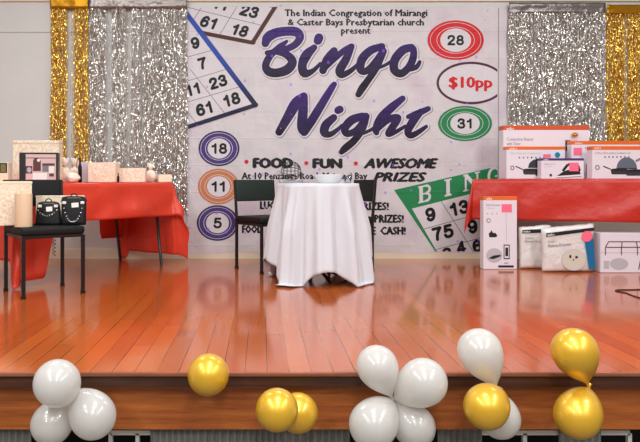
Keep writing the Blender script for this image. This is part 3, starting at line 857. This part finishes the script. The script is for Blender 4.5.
# tray
t = obj('ball_tray', BX((0, 0, .01), (.20, .09, .018), .008, 2), M['glass']); t.location = (P(296, 180, 5.1).x, 5.09, ZT)
tag(t, 'clear plastic ball tray on the white cloth in front of the cage', 'tray')
b = lathe(bmesh.new(), [(0, .004), (.07, .004), (.075, .0), (.082, .004), (.116, .062), (.118, .064), (.115, .066), (.110, .061), (.078, .010), (0, .010)], 40)
o = obj('serving_bowl', b, M['china'], None, True); o.location = (P(328.5, 180, 5.2).x, 5.2, ZT); tag(o, 'wide white china bowl on the white tablecloth', 'bowl')
o = obj('drinking_glass', lathe(bmesh.new(), [(0, 0), (.024, 0), (.03, .055), (.028, .055), (.022, .005), (0, .005)], 24), M['glass'], None, True)
o.location = (P(346.5, 180, 5.12).x + .008, 5.10, ZT); tag(o, 'short clear tumbler right of the white bowl', 'glass')

# ------------------------------------------------------------------ gifts on the left table
def on_table(T, px, v):
    ca, sa = math.cos(T['a']), math.sin(T['a']); kx = (px - CX) / F
    bx, by = T['c'][0] - sa * v, T['c'][1] + ca * v
    t_ = (kx * by - bx) / (ca - kx * sa)
    return bx + ca * t_, by + sa * t_, t_
Z1 = T1['H'] + .0058
def gift(name, label, cat, px0, px1, pytop, v, depth, m, rz=0., bev=.004):
    x, y, t_ = on_table(T1, (px0 + px1) / 2, v); yf = y - depth / 2; w = (px1 - px0) * yf / F; h = CH - (pytop - CY) * yf / F - Z1
    th = thing(name, label, cat, (x, y, Z1), rz)
    obj('box_body', BX((0, 0, h / 2), (w, depth, h), bev, 2), m, th)
    return th, w, h, depth
th, w, h, d = gift('gift_box', 'tall mottled cream gift box standing behind the black photo box', 'box', 15, 61, 140.5, .06, .10, M['cream'])
obj('lid_edge', BX((0, 0, h - .012), (w + .006, d + .006, .024), .004, 1), M['cream'], th)
th, w, h, d = gift('gift_set_box', 'black gift box with a pink product photo on its front, left table', 'box', 21, 58.5, 152.5, -.20, .09, M['ink'], .12)
a = Art((-w / 2, -d / 2, h), w, h, 'product_photo', th)
a.rect(.17, .06, .95, .96, 'pink_photo', 0); a.rect(.17, .45, .34, .70, 'brown_photo', 1); a.ell(.26, .58, .06, .09, 'pale_ink', 2, 16); a.rect(.36, .26, .56, .62, 'brown_photo', 1); a.ell(.45, .26, .08, .09, 'brown_photo', 1, 16)
a.ell(.5, .26, .04, .05, 'white_ink', 2, 12)
a.rect(.6, .36, .92, .44, 'brown_photo', 1); a.rect(.6, .44, .76, .64, 'grey_ink', 1); a.rect(.77, .46, .9, .68, 'white_ink', 2); a.rect(.78, .7, .9, .8, 'brown_photo', 2)
a.rect(.35, .68, .72, .9, 'white_ink', 2); a.rect(.17, .17, .95, .195, 'brown_photo', 1); a.done()
th, w, h, d = gift('photo_box', 'small cream box with a dark photo at the far left edge', 'box', -16, 10, 162.5, .0, .08, M['cream_plain'])
a = Art((-w / 2, -d / 2, h), w, h, 'product_photo', th); a.rect(.0, .02, .97, .52, 'ink', 0); a.rect(.72, .08, .92, .48, 'olive_photo', 1); a.rect(.5, .1, .68, .4, 'pale_ink', 1); a.done()
th, w, h, d = gift('gift_box', 'cream gift box with a grey side beside the gold fringe', 'box', 90, 118, 162.3, .02, .12, M['cream'], -.10)
obj('side_panel', BX((-w / 2 - .001, 0, h / 2), (.003, d - .004, h - .004)), M['lilac_side'], th)
gift('gift_box', 'pale grey gift box tucked behind the cream gift boxes', 'box', 78, 91, 162, .20, .08, M['lilac_side'])
gift('gift_box', 'low cream gift box in the middle of the left table', 'box', 119, 146, 168, -.06, .11, M['cream'], .05)
gift('gift_box', 'flat cream gift box near the right end of the left table', 'box', 158, 171, 174.5, -.20, .09, M['cream_plain'], .3)

def wrapped(name, label, px, pytop, v, r, m, seed, tuft=True):
    x, y, t_ = on_table(T1, px, v); h = CH - (pytop - CY) * y / F - Z1
    th = thing(name, label, 'gift', (x, y, Z1)); bm = bmesh.new(); hb = h * (.66 if tuft else 1)
    bmesh.ops.create_icosphere(bm, subdivisions=4, radius=1)
    for q in bm.verts:
        n_ = 1 + .16 * noise.noise(q.co * 2.3 + Vector((seed, 0, 0))) + .05 * noise.noise(q.co * 7)
        q.co = Vector((q.co.x * r * n_, q.co.y * r * .8 * n_, hb * .5 * (1 + max(-1, q.co.z * 1.1 if q.co.z < 0 else q.co.z * n_))))
    obj('wrapping', bm, m, th, True)
    if tuft:
        bm = bmesh.new(); n_ = 22; top = []; bot = []
        for k_ in range(n_):
            an = 2 * PI * k_ / n_; rr = r * .5 * (1 + .35 * math.sin(an * 5)); bot.append(bm.verts.new((.012 * math.cos(an), .012 * math.sin(an), hb * .93)))
            top.append(bm.verts.new((rr * math.cos(an), rr * .7 * math.sin(an), h * (1 + .06 * math.sin(an * 3)))))
        for k_ in range(n_): bm.faces.new((bot[k_], bot[(k_ + 1) % n_], top[(k_ + 1) % n_], top[k_])).smooth = True
        tf = obj('gathered_top', bm, m, th, True); md = tf.modifiers.new('s', 'SOLIDIFY'); md.thickness = .0015
    return th
wrapped('wrapped_gift', 'tissue wrapped gift right of the tall mottled cream box', 65, 159, -.02, .048, M['tissue'], 1)
wrapped('wrapped_gift', 'tissue wrapped bundle below the gold fringe', 74, 159, .08, .045, M['tissue'], 5)
wrapped('wrapped_gift', 'gathered tissue gift near the right end of the left table', 150.5, 164, -.07, .055, M['tissue'], 9)
wrapped('wrapped_gift', 'low round tissue packet at the red cloth edge by the black photo box', 72, 172.5, -.24, .06, M['tissue'], 12, False)
def bottle(label, px, pytop, v, r):
    x, y, t_ = on_table(T1, px, v); h = CH - (pytop - CY) * y / F - Z1
    th = thing('small_bottle', label, 'bottle', (x, y, Z1))
    obj('bottle_body', lathe(bmesh.new(), [(0, 0), (r, 0), (r, h * .6), (r * .4, h * .75), (r * .4, h * .8), (0, h * .8)], 20), M['black_fabric'], th, True)
    obj('bottle_cap', lathe(bmesh.new(), [(0, h * .8), (r * .5, h * .8), (r * .5, h), (0, h)], 16), M['ink'], th, True)
bottle('small black bottle standing before the pale grey gift box', 80, 157, -.07, .016)
bottle('tiny black bottle in the gap between two cream gift boxes', 118.2, 173, -.17, .010)

# gold ribbon curl under the table
bm = bmesh.new(); pts = []
x, y, z = P(54, 236, 5.4)
for k_ in range(80):
    an = k_ * .42; pts.append((.014 * math.cos(an), .014 * math.sin(an), -.15 * k_ / 79))
prev = None
for p in pts:
    cur = (bm.verts.new(p), bm.verts.new((p[0], p[1], p[2] - .007)))
    if prev: bm.faces.new((prev[0], prev[1], cur[1], cur[0])).smooth = True
    prev = cur
lx, ly, lt = on_table(T1, 54, -T1['W'] / 2 + .05)
o = obj('curling_ribbon', tube(bm, [(0, 0, T1['H'] - .036 - P(54, 236, ly).z), (.004, 0, .1), (.014, 0, 0)], .0018, 6), M['ribbon']); o.location = (lx, ly, P(54, 236, ly).z); md = o.modifiers.new('s', 'SOLIDIFY'); md.thickness = .001
tag(o, 'curly gold ribbon hanging below the left table behind the chair seat', 'ribbon')

# ------------------------------------------------------------------ things on the left chair
ZS = .4605
ca, sa = math.cos(math.radians(36)), math.sin(math.radians(36))
def seat(u, v): return (-1.50 + ca * u - sa * v, 4.68 + sa * u + ca * v)
x, y = seat(-.215, .00)
x, y = seat(-.185, .075)
t = thing('gift_box', 'mottled cream box standing at the left of the black chair seat', 'box', (x, y, ZS), .5)
obj('box_body', BX((0, 0, .145), (.232, .07, .285), .004, 2), M['cream'], t)
obj('box_lid', BX((0, 0, .292), (.237, .075, .018), .004, 2), M['cream_plain'], t)
x = (23.5 - CX) * 4.50 / F
o = obj('gift_cylinder', lathe(bmesh.new(), [(0, 0), (.056, 0), (.056, .004), (.056, .215), (.052, .222), (0, .222)], 36), M['canister'], None, True)
o.location = (x, 4.50, ZS); tag(o, 'round cream canister standing before the mottled box on the chair', 'canister')
x = (61.5 - CX) * 4.86 / F
t = thing('gift_box', 'plain cream box lying behind the two black handbags', 'box', (x - .0, 4.83, ZS), 0.04)
obj('box_body', BX((0, 0, .095), (.33, .045, .19), .004, 2), M['cream_plain'], t)
obj('box_lid', BX((0, 0, .193), (.336, .05, .012), .003, 1), M['cream'], t)

def handbag(label, pxc, Y, wb, wt, h, seed, style):
    x = (pxc - CX) * Y / F
    t = thing('handbag', label, 'handbag', (x, Y, ZS), .08, 'small black handbags on the chair')
    bm = bmesh.new(); rows = []; N_ = 8
    for j in range(N_ + 1):
        f = j / N_; w = (wb + (wt - wb) * f) / 2 * (1 - .12 * max(0, f - .85) / .15); dp = .035 * (1 - .75 * f ** 1.5) + .004
        ring = []
        for k_ in range(28):
            an = 2 * PI * k_ / 28; c_, s_ = math.cos(an), math.sin(an); e = .45
            ring.append(bm.verts.new((w * abs(c_) ** e * (1 if c_ > 0 else -1), dp * abs(s_) ** e * (1 if s_ > 0 else -1), h * f)))
        rows.append(ring)
    for A, B in zip(rows[:-1], rows[1:]):
        for k_ in range(28): bm.faces.new((A[k_], A[(k_ + 1) % 28], B[(k_ + 1) % 28], B[k_])).smooth = True
    bm.faces.new(rows[0][::-1]); bm.faces.new(rows[-1])
    obj('bag_body', bm, M['black_fabric'], t)
    obj('clasp_frame', tube(bmesh.new(), [(-wt / 2, 0, h * .86), (-wt / 2 + .008, 0, h), (-wt * .25, 0, h + .008), (wt * .25, 0, h + .008), (wt / 2 - .008, 0, h), (wt / 2, 0, h * .86)], .006, 8), M['black_metal'], t)
    obj('handle', tube(bmesh.new(), [(.022 * math.cos(q), 0, h + .006 + .026 * math.sin(q)) for q in [PI * j / 12 for j in range(13)]], .004, 8), M['black_metal'], t)
    dpf = lambda z: -(.035 * (1 - .75 * (z / h) ** 1.5) + .010)
    z = h * .74; obj('price_tag', BX((.012 if style else .01, dpf(z) + .002, z), (.048 if style else .042, .002, .032), .001, 1, rx=-.12, ry=-.08), M['white_ink'], t)
    for sx in (-1, 1):
        z = h * (.83 if style else .88); obj('corner_stud', BX((sx * wt * .36, dpf(z), z), (.026, .006, .018), .002, 1), M['white_ink'], t)
    n_ = 15 if style else 9
    for q in range(n_):
        f = q / (n_ - 1) * 2 - 1
        if style: xx = f * wt * .36; z = h * (.12 + .5 * abs(f) ** 2.6); rr = .0062
        else: xx = f * wt * .42; z = h * (.42 + .26 * f * f); rr = .0072 if q in (2, 6) else .005
        bm = bmesh.new(); bmesh.ops.create_icosphere(bm, subdivisions=2, radius=rr, matrix=Matrix.Translation((xx, dpf(max(z, .01)) - .002, z)))
        obj('bead', bm, M['bead'], t, True)
    return t
handbag('short black handbag with a white tag, nearest the round canister', 48.6, 4.70, .178, .15, .148, 1, 0)
handbag('taller black handbag with beaded trim at the right of the chair seat', 74, 4.70, .16, .17, .185, 2, 1)

# ------------------------------------------------------------------ boxed prizes on and below the right table
Z2 = T2['H'] + .0058
def prize(name, label, px0, px1, y0, Y, depth, top_key, strip, floor=False, body='card', cat='box', group=None):
    """front face at distance Y - depth/2; printing uses 0..1 across, 0..1 down"""
    yf = Y - depth / 2; z0 = 0.001 if floor else Z2; w = (px1 - px0) * yf / F; h = CH - (y0 - CY) * yf / F - z0
    x = ((px0 + px1) / 2 - CX) * yf / F
    t = thing(name, label, cat, (x, Y, z0), 0, group)
    obj('box_body', BX((0, 0, h / 2), (w, depth, h), .0025, 1), M[body], t)
    if top_key:
        bm = BX((0, 0, h - strip / 2 + .0006), (w + .0012, depth + .0012, strip), .002, 1)
        obj('coloured_top_edge', bm, M[top_key], t)
    a = Art((-w / 2, -depth / 2, h), w, h, 'printed_front', t, base=.0012); a.rect(.012, (strip / h if top_key else 0) + .012, .988, .988, body, -1)
    return t, w, h, a, depth
def sticker(t, w, h, d, x, y, sx, sy, rz=0):
    a = Art((-w / 2, -d / 2, h), w, h, 'price_sticker', t, base=.0032); a.rect(x - sx / 2, y - sy / 2, x + sx / 2, y + sy / 2, 'pink', 0); a.done()
def pan(a, x, y, s, asp, key='pan_side', rim='ink', handle=-1):
    a.poly([(x - s, y), (x + s, y), (x + s * .95, y + s * .42 * asp), (x + s * .8, y + s * .55 * asp), (x - s * .8, y + s * .55 * asp), (x - s * .95, y + s * .42 * asp)], key, 1); a.ell(x, y, s, s * .16 * asp, rim, 2, 24)
    if handle: a.line((x + handle * s, y - .01), (x + handle * s * 1.9, y - s * .42 * asp), s * .13, 'ink', 1)

# big heater box
t, w, h, a, d = prize('heater_box', 'large flat heater box with orange top edge at back left of table', 503.3, 589.5, 125.6, 6.205, .12, 'orange_deep', .042)
a.text('anko', .035, .025, .125, .085, 'white_ink', 3, .03); a.text('Convection Heater', .04, .22, .35, .285, 'grey_ink', 1, .01); a.text('with Timer', .04, .31, .2, .37, 'grey_ink', 1, .01)
a.rect(.715, .27, .775, .48, 'grey_ink', 1); a.rect(.725, .29, .765, .36, 'ink', 2); a.rect(.725, .39, .765, .47, 'ink', 2); a.rect(.70, .48, .79, .96, 'pale_ink', 1)
a.done()
# bow
BR = M['gold_foil']
bx = (574.5 - CX) * 6.13 / F
t = thing('gift_bow', 'shiny gold gift bow stuck on the large heater box', 'bow', (bx, 6.12, P(574, 132.8, 6.14).z))
bm = bmesh.new()
for q in range(13):
    an = q * 2.4; el = (q % 3) * .5; rr = .03 if q < 8 else .018
    d_ = Vector((math.cos(an) * math.cos(el * .9), -.35 - .4 * (q > 7), math.sin(an) * math.cos(el * .9))).normalized(); sdx = d_.cross(Vector((0, 1, 0))).normalized() * .006
    prev = None
    for j in range(9):
        f = j / 8; c0 = d_ * rr * math.sin(PI * f) * 1. + Vector((0, -.012 - .012 * (.5 - f), 0)) + d_.cross(sdx.normalized()) * .008 * math.sin(2 * PI * f)
        cur = (bm.verts.new(c0 - sdx), bm.verts.new(c0 + sdx))
        if prev: bm.faces.new((prev[0], prev[1], cur[1], cur[0])).smooth = True
        prev = cur
o = obj('ribbon_loops', bm, BR, t); md = o.modifiers.new('s', 'SOLIDIFY'); md.thickness = .0008
obj('backing', lathe(bmesh.new(), [(0, -.006), (.014, -.006), (.014, .0), (0, .0)], 16), BR, t)
t.children[-1].rotation_euler = (PI / 2, 0, 0)

t, w, h, a, d = prize('cookware_box', 'small cookware box with pans and a teal dot, left table end', 506.4, 565, 146.6, 6.085, .085, 'orange', .03)
a.text('anko', .05, .02, .18, .095, 'white_ink', 3, .03); a.text('4 Piece Non-stick Cookware Set', .06, .17, .58, .24, 'pale_ink', 1, .01)
for q in range(7): a.ell(.22 + q * .07, .34, .014, .03, 'grey_ink' if q != 3 else 'ink', 1, 10)
a.ring(.1, .66, .036, .075, .018, 'grey_ink', 1); a.ell(.87, .26, .045, .09, 'teal', 1, 24)
a.poly([(.52 - .15 * math.cos(PI * q / 16), .66 - .27 * math.sin(PI * q / 16)) for q in range(17)], 'pan_side', 1); a.ell(.52, .39, .02, .03, 'ink', 2, 10); pan(a, .42, .72, .14, 1.9); pan(a, .62, .76, .14, 1.9, handle=0); a.done()
sticker(t, w, h, d, .69, .29, .13, .11)
t, w, h, a, d = prize('iron_box', 'low white steam iron box with purple top edge in front row', 541.3, 584, 158.3, 5.98, .085, 'purple_strip', .022)
a.text('anko', .05, .02, .17, .10, 'white_ink', 3, .03); a.text('Steam Iron', .06, .24, .32, .31, 'grey_ink', 1, .01); a.text('2000W', .06, .37, .24, .43, 'pale_ink', 1, .01)
a.poly([(.36, .86), (.92, .78), (.9, .62), (.62, .56), (.5, .66)], 'ink', 1); a.poly([(.36, .93), (.93, .86), (.92, .79), (.37, .87)], 'white_ink', 2); a.poly([(.34, .96), (.94, .9), (.93, .87), (.36, .93)], 'grey_ink', 2)
a.line((.5, .62), (.62, .30), .06, 'ink', 2); a.line((.62, .30), (.86, .34), .06, 'ink', 2); a.line((.86, .34), (.9, .62), .05, 'ink', 2); a.ell(.22, .82, .03, .07, 'ink', 1, 12); a.done()
sticker(t, w, h, d, .76, .42, .22, .42)
t, w, h, a, d = prize('appliance_box', 'orange-topped box half hidden behind the big saucepan cookware box', 571.4, 640, 141, 6.075, .085, 'orange', .034)
a.text('anko', .05, .02, .16, .085, 'white_ink', 3, .03); a.text('Kitchen', .2, .16, .3, .22, 'grey_ink', 1, .01); a.rect(.21, .60, .28, .97, 'ink', 1); a.rect(.225, .52, .265, .6, 'ink', 1); a.done()
sticker(t, w, h, d, .09, .28, .12, .2)
t, w, h, a, d = prize('cookware_box', 'large cookware box picturing grey pans at the right edge', 592.2, 656, 146.2, 5.87, .1, 'orange', .034)
a.text('anko', .03, .02, .14, .085, 'white_ink', 3, .03); a.text('6 Piece Non-stick Cookware Set', .04, .17, .6, .24, 'grey_ink', 1, .01)
for q in range(7): a.ell(.2 + q * .062, .33, .014, .03, 'grey_ink', 1, 10)
a.ring(.08, .65, .036, .08, .016, 'grey_ink', 1); a.poly([(.54 - .16 * math.cos(PI * q / 16), .68 - .34 * math.sin(PI * q / 16)) for q in range(17)], 'steel', 1); a.rect(.38, .67, .70, .70, 'ink', 2)
pan(a, .42, .72, .13, 2.0); pan(a, .66, .75, .14, 2.0, handle=0); a.line((.68, .46), (.86, .28), .035, 'grey_ink', 1); a.line((.80, .74), (.98, .60), .03, 'ink', 1); a.done()

# floor row
t, w, h, a, d = prize('vacuum_box', 'tall narrow stick vacuum box standing left on the stage floor', 483.4, 517, 196.5, 5.90, .09, 'orange', .034, True)
a.text('anko', .08, .008, .26, .045, 'white_ink', 3, .03); a.text('Stick Vacuum', .08, .1, .5, .13, 'grey_ink', 1, .01); a.text('Cleaner', .08, .145, .36, .17, 'pale_ink', 1, .01)
for q in range(3): a.ell(.12 + q * .14, .235, .025, .012, 'pale_ink', 1, 10)
a.ring(.155, .33, .06, .03, .016, 'ink', 1)
a.line((.67, .2), (.69, .62), .014, 'pale_ink', 1); a.rect(.6, .66, .78, .86, 'ink', 1); a.rect(.625, .675, .755, .845, 'card', 2); a.rect(.65, .7, .735, .82, 'ink', 3)
a.poly([(.16, .52), (.24, .46), (.28, .5), (.36, .5), (.42, .54), (.36, .56), (.2, .56)], 'ink', 1); a.line((.18, .5), (.2, .56), .05, 'ink', 1)
a.ell(.32, .81, .24, .1, 'pale_ink', 0, 28); a.poly([(.14, .85), (.3, .81), (.5, .8), (.52, .82), (.3, .86)], 'ink', 1)
a.rect(.44, .945, .9, .975, 'ink', 1); a.text('400W', .62, .905, .74, .925, 'ink', 1, .02); a.done()
sticker(t, w, h, d, .69, .16, .30, .11)

def polybag(name, label, px0, px1, y0, Y, tilt, depth, floor_z=.001):
    yf = Y - depth / 2; w = (px1 - px0) * yf / F; h = CH - (y0 - CY) * yf / F - floor_z; x = ((px0 + px1) / 2 - CX) * yf / F
    t = thing(name, label, 'bag', (x, Y, floor_z)); bm = bmesh.new(); n1, n2 = 26, 22
    def dep(f, g):
        return depth / 2 * (max(0., 1 - abs(f) ** 5) * max(0., 1 - abs(g * 2 - 1) ** 6)) ** .4
    for side in (-1, 1):
        G = []
        for j in range(n2 + 1):
            row = []
            for i in range(n1 + 1):
                f = i / n1 * 2 - 1; g_ = j / n2
                xx = f * w / 2 * (1 - .02 * math.sin(g_ * 5)); zz = h * g_ + .012 * (1 - g_) * 0 + tilt * f * g_ * .02 + (.006 * noise.noise(Vector((f * 4, 2., w * 9))) if j == n2 else 0)
                yy = side * dep(f, g_) + (.006 * noise.noise(Vector((f * 3, g_ * 3, side * 2. + w * 7))) if 0 < i < n1 and 0 < j < n2 else 0)
                row.append(bm.verts.new((xx, yy, zz)))
            G.append(row)
        for j in range(n2):
            for i in range(n1):
                q = (G[j][i], G[j][i + 1], G[j + 1][i + 1], G[j + 1][i]); bm.faces.new(q if side < 0 else q[::-1]).smooth = True
    bmesh.ops.remove_doubles(bm, verts=bm.verts, dist=1e-5)
    obj('bag_body', bm, M['poly'], t)
    return t, w, h, Art((-w / 2, -depth / 2, h), w, h, 'printed_front', t, base=.0065, step=.0006)
t, w, h, a = polybag('packaged_bedding', 'smaller white plastic bag with black label behind the round print bag', 520.5, 552, 226, 5.90, .5, .07)
a.poly([(.05, .09), (.98, .06), (.98, .14), (.05, .17)], 'ink', 0); a.text('anko', .08, .1, .3, .15, 'white_ink', 1, .03); a.text('Cotton', .14, .25, .4, .3, 'grey_ink', 0, .01); a.text('Mattress Protector', .14, .33, .8, .38, 'grey_ink', 0, .01)
a.done()
t, w, h, a = polybag('packaged_bedding', 'white plastic bag with round print, blue band and pink sticker on floor', 543.8, 596, 226, 5.70, 1.0, .09)
a.poly([(.04, .155), (.96, .03), (.96, .10), (.04, .235)], 'ink', 0); a.text('anko', .06, .155, .2, .21, 'white_ink', 1, .03, rot=-.11); a.text('Single', .08, .31, .22, .36, 'grey_ink', 0, .01, rot=-.1); a.text('Mattress Protector', .08, .37, .52, .44, 'grey_ink', 0, .01, rot=-.1)
a.poly([(.76, .2), (.93, .16), (.985, .92), (.86, .93)], 'blue_print', 0); a.ell(.57, .73, .235, .23, 'pale_ink', 0, 36); a.ell(.57, .73, .225, .22, 'cushion_ink', 1, 36)
a.ell(.50, .655, .022, .035, 'ink', 2, 12); a.ell(.62, .67, .028, .03, 'ink', 2, 12); a.ell(.56, .725, .014, .02, 'brown_photo', 2, 10); a.done()
a = Art((-w / 2, -.045, h), w, h, 'price_sticker', t, base=.0085); a.ell(.82, .22, .11, .125, 'pink', 0, 8, .4); a.done()
t, w, h, a, d = prize('shelf_box', 'low white box with a wire rack drawing at the right edge', 600.5, 662, 233, 5.70, .12, None, .02, True)
a.rect(.0, .49, 1, .505, 'pale_ink', 0)
for p, q in (((.08, .36), (.86, .36)), ((.12, .22), (.8, .22)), ((.08, .36), (.13, .22)), ((.86, .36), (.8, .22)), ((.34, .36), (.35, .22)), ((.6, .36), (.58, .22)), ((.08, .36), (.08, .56)), ((.34, .36), (.34, .56)), ((.6, .36), (.6, .56)), ((.86, .36), (.86, .56))):
    a.line(p, q, .016, 'brown_photo', 1)
a.ell(.30, .78, .15, .15, 'pale_ink', 1, 20); a.line((.62, .92), (.65, .68), .016, 'ink', 1); a.line((.65, .68), (.82, .66), .016, 'ink', 1); a.line((.82, .66), (.84, .8), .016, 'ink', 1); a.rect(.05, .7, .14, .9, 'pale_ink', 1); a.done()

# thin black cable on the boards at the right
pts = [P(645, 290.4, 1) * 0]
def fl(px, py, z=.004):
    Y = CH * F / (py - CY); return ((px - CX) * Y / F, Y, z)
o = obj('cable', tube(bmesh.new(), [fl(672, 289), fl(650, 289.6), fl(632, 290.2), fl(618, 290.3), fl(615.2, 290.9), fl(617, 291.8), fl(626, 293.3), fl(633, 296.2), fl(645, 300), fl(668, 305)], .004, 8), M['ink'])
tag(o, 'thin black cable looped on the stage boards at right', 'cable')

# ------------------------------------------------------------------ balloons
def balloon(label, cx, cy, rpx, neck, mk, group, Y=None, nose=.22):
    """big end at pixel (cx,cy); neck = pixel of the knot and its distance offset (None: knot hidden behind)"""
    r = rpx * 2.62 / F
    if Y is None: Y = 2.712 - r - .004
    r = rpx * Y / F
    c = P(cx, cy, Y)
    if neck: k_ = P(neck[0], neck[1], neck[2] if len(neck) > 2 else Y)
    else: k_ = c + Vector((0, r * .35, -r * 1.12)) if False else c + Vector((.0, r * .9, -r * .75))
    ax = (k_ - c); L = ax.length; ax.normalize()
    if not neck: L = r * 1.12
    t = thing('balloon', label, 'balloon', c, 0, group)
    q = Vector((0, 0, 1)).rotation_difference(ax).to_matrix()
    tot = L + r; n = 40; prof = []
    for j in range(n + 1):
        f = j / n; s_ = -r + tot * f
        if s_ < 0: rr = math.sqrt(max(0, r * r - s_ * s_))
        else:
            u = s_ / L; rr = r * max(0., (1 - u ** 2.0)) ** (.72 if L < 1.5 * r else 1.0 if L < 1.75 * r else 1.45)
        prof.append((max(rr, .0045 if j > 4 else 0.) if j < n else .0045, s_))
    # finer nose
    fine = [(r * math.sin(PI / 2 * k2 / 12), -r * math.cos(PI / 2 * k2 / 12)) for k2 in range(12)]
    prof = fine + [p for p in prof if p[1] >= 0]
    bm = lathe(bmesh.new(), prof, 40)
    for v in bm.verts: v.co = q @ v.co
    bmesh.ops.recalc_face_normals(bm, faces=bm.faces)
    obj('balloon_skin', bm, M[mk], t, True)
    bm = lathe(bmesh.new(), [(.0045, L - .002), (.004, L + .003), (.0062, L + .007), (.0062, L + .010), (.0035, L + .012), (.0075, L + .019), (.0065, L + .020), (0, L + .013)], 16)
    for v in bm.verts: v.co = q @ v.co
    obj('knot', bm, M[mk], t, True)
    return t
GA, GB, GC = 'white balloon cluster at the left of the stage front', 'four white balloons tied together at the stage front', 'balloons tied in pairs at the right of the stage front'
balloon('round white balloon at the top of the left cluster', 57, 383, 23.3, (66, 398, 2.66), 'bal_white', GA, 2.555)
balloon('white balloon at the lower left, under the topmost of the left cluster', 51.5, 424, 20.5, (70, 399, 2.67), 'bal_white', GA)
balloon('white pear-shaped balloon at the right of the left cluster', 93, 416, 23, (76, 390, 2.64), 'bal_white', GA, 2.60)
balloon('single gold balloon hanging alone over the stage edge', 208.3, 374.7, 20.8, None, 'bal_gold', 'single gold balloons on the stage front')
balloon('gold balloon in front of another gold one, left of the two', 277, 410, 21.4, None, 'bal_gold', 'single gold balloons on the stage front', 2.50)
balloon('gold balloon half hidden behind another gold one', 298, 413, 20, None, 'bal_gold', 'single gold balloons on the stage front', 2.625)
balloon('upper left white balloon of the four tied together', 377, 366, 20.6, (392.5, 399, 2.64), 'bal_white', GB, 2.60)
balloon('upper right white balloon of the four tied together', 423.5, 382, 23.6, (394, 400, 2.65), 'bal_white', GB, 2.58)
balloon('lower left white balloon of the four tied together', 373, 424.5, 24, (392.5, 400, 2.64), 'bal_white', GB, 2.575)
balloon('lower right white balloon of the four tied together', 414.5, 427, 20.8, (394, 401, 2.66), 'bal_white', GB, 2.62)
balloon('white balloon rising above a gold balloon at the stage edge', 479.5, 350.5, 21.8, (497, 389, 2.66), 'bal_white', GC, 2.60)
balloon('gold balloon directly below a white one, against the fascia', 486.3, 407, 22.4, (500, 391, 2.655), 'bal_gold', GC, 2.50)
balloon('white balloon mostly hidden behind a gold balloon', 500, 418.5, 20, (499, 392, 2.665), 'bal_white', GC, 2.63)
balloon('upper gold balloon of the gold pair at right', 574.5, 351, 22.6, (588, 386, 2.65), 'bal_gold', GC, 2.60)
balloon('lower gold balloon of the gold pair at right', 577.5, 415.5, 23, (588.5, 388, 2.65), 'bal_gold', GC, 2.595)

# ------------------------------------------------------------------ light
W = bpy.data.worlds.new('World'); S.world = W; W.use_nodes = True
wt = W.node_tree; bg = wt.nodes['Background']
tc = wt.nodes.new('ShaderNodeTexCoord'); sp = wt.nodes.new('ShaderNodeSeparateXYZ'); wt.links.new(tc.outputs['Generated'], sp.inputs[0])
rp = wt.nodes.new('ShaderNodeValToRGB'); mr = wt.nodes.new('ShaderNodeMapRange'); mr.inputs[1].default_value = -1; wt.links.new(sp.outputs[2], mr.inputs[0]); wt.links.new(mr.outputs[0], rp.inputs[0])
e = rp.color_ramp.elements; e[0].position = .35; e[0].color = (.22, .17, .14, 1); e[1].position = .62; e[1].color = (.95, .92, .88, 1)
wt.links.new(rp.outputs[0], bg.inputs[0]); bg.inputs[1].default_value = .48

def area(x, y, z, sx, sy, p, col=(.97, .985, 1.), rot=(0, 0, 0)):
    l = bpy.data.lights.new('ceiling_lamp', 'AREA'); l.shape = 'RECTANGLE'; l.size = sx; l.size_y = sy; l.energy = p; l.color = col
    o = bpy.data.objects.new('ceiling_lamp', l); COL.objects.link(o); o.location = (x, y, z); o.rotation_euler = rot
for x in (-2.4, 0.3, 3.0):
    for y, p in ((-2.6, 52), (-1.0, 52), (.6, 52), (1.9, 46)):
        area(x, y, 3.1, .30, .5, p, rot=(math.radians(18), 0, 0))
for x in (-1.8, .6, 3.0): area(x, 4.9, 3.25, 1.2, .28, 34)

# ------------------------------------------------------------------ camera
cam = bpy.data.cameras.new('camera'); co = bpy.data.objects.new('camera', cam); COL.objects.link(co); S.camera = co
co.location = (0, 0, CH); co.rotation_euler = (PI / 2, 0, 0)
cam.sensor_fit = 'HORIZONTAL'; cam.sensor_width = 36; cam.lens = F / 640 * 36
cam.shift_x = (320 - CX) / 640; cam.shift_y = -(221 - CY) / 640
cam.clip_start = .05
vs = S.view_settings; S.display_settings.display_device = 'sRGB'
vs.view_transform = 'Standard'; vs.look = 'None'; vs.gamma = 1; vs.use_curve_mapping = False; vs.exposure = -0.5
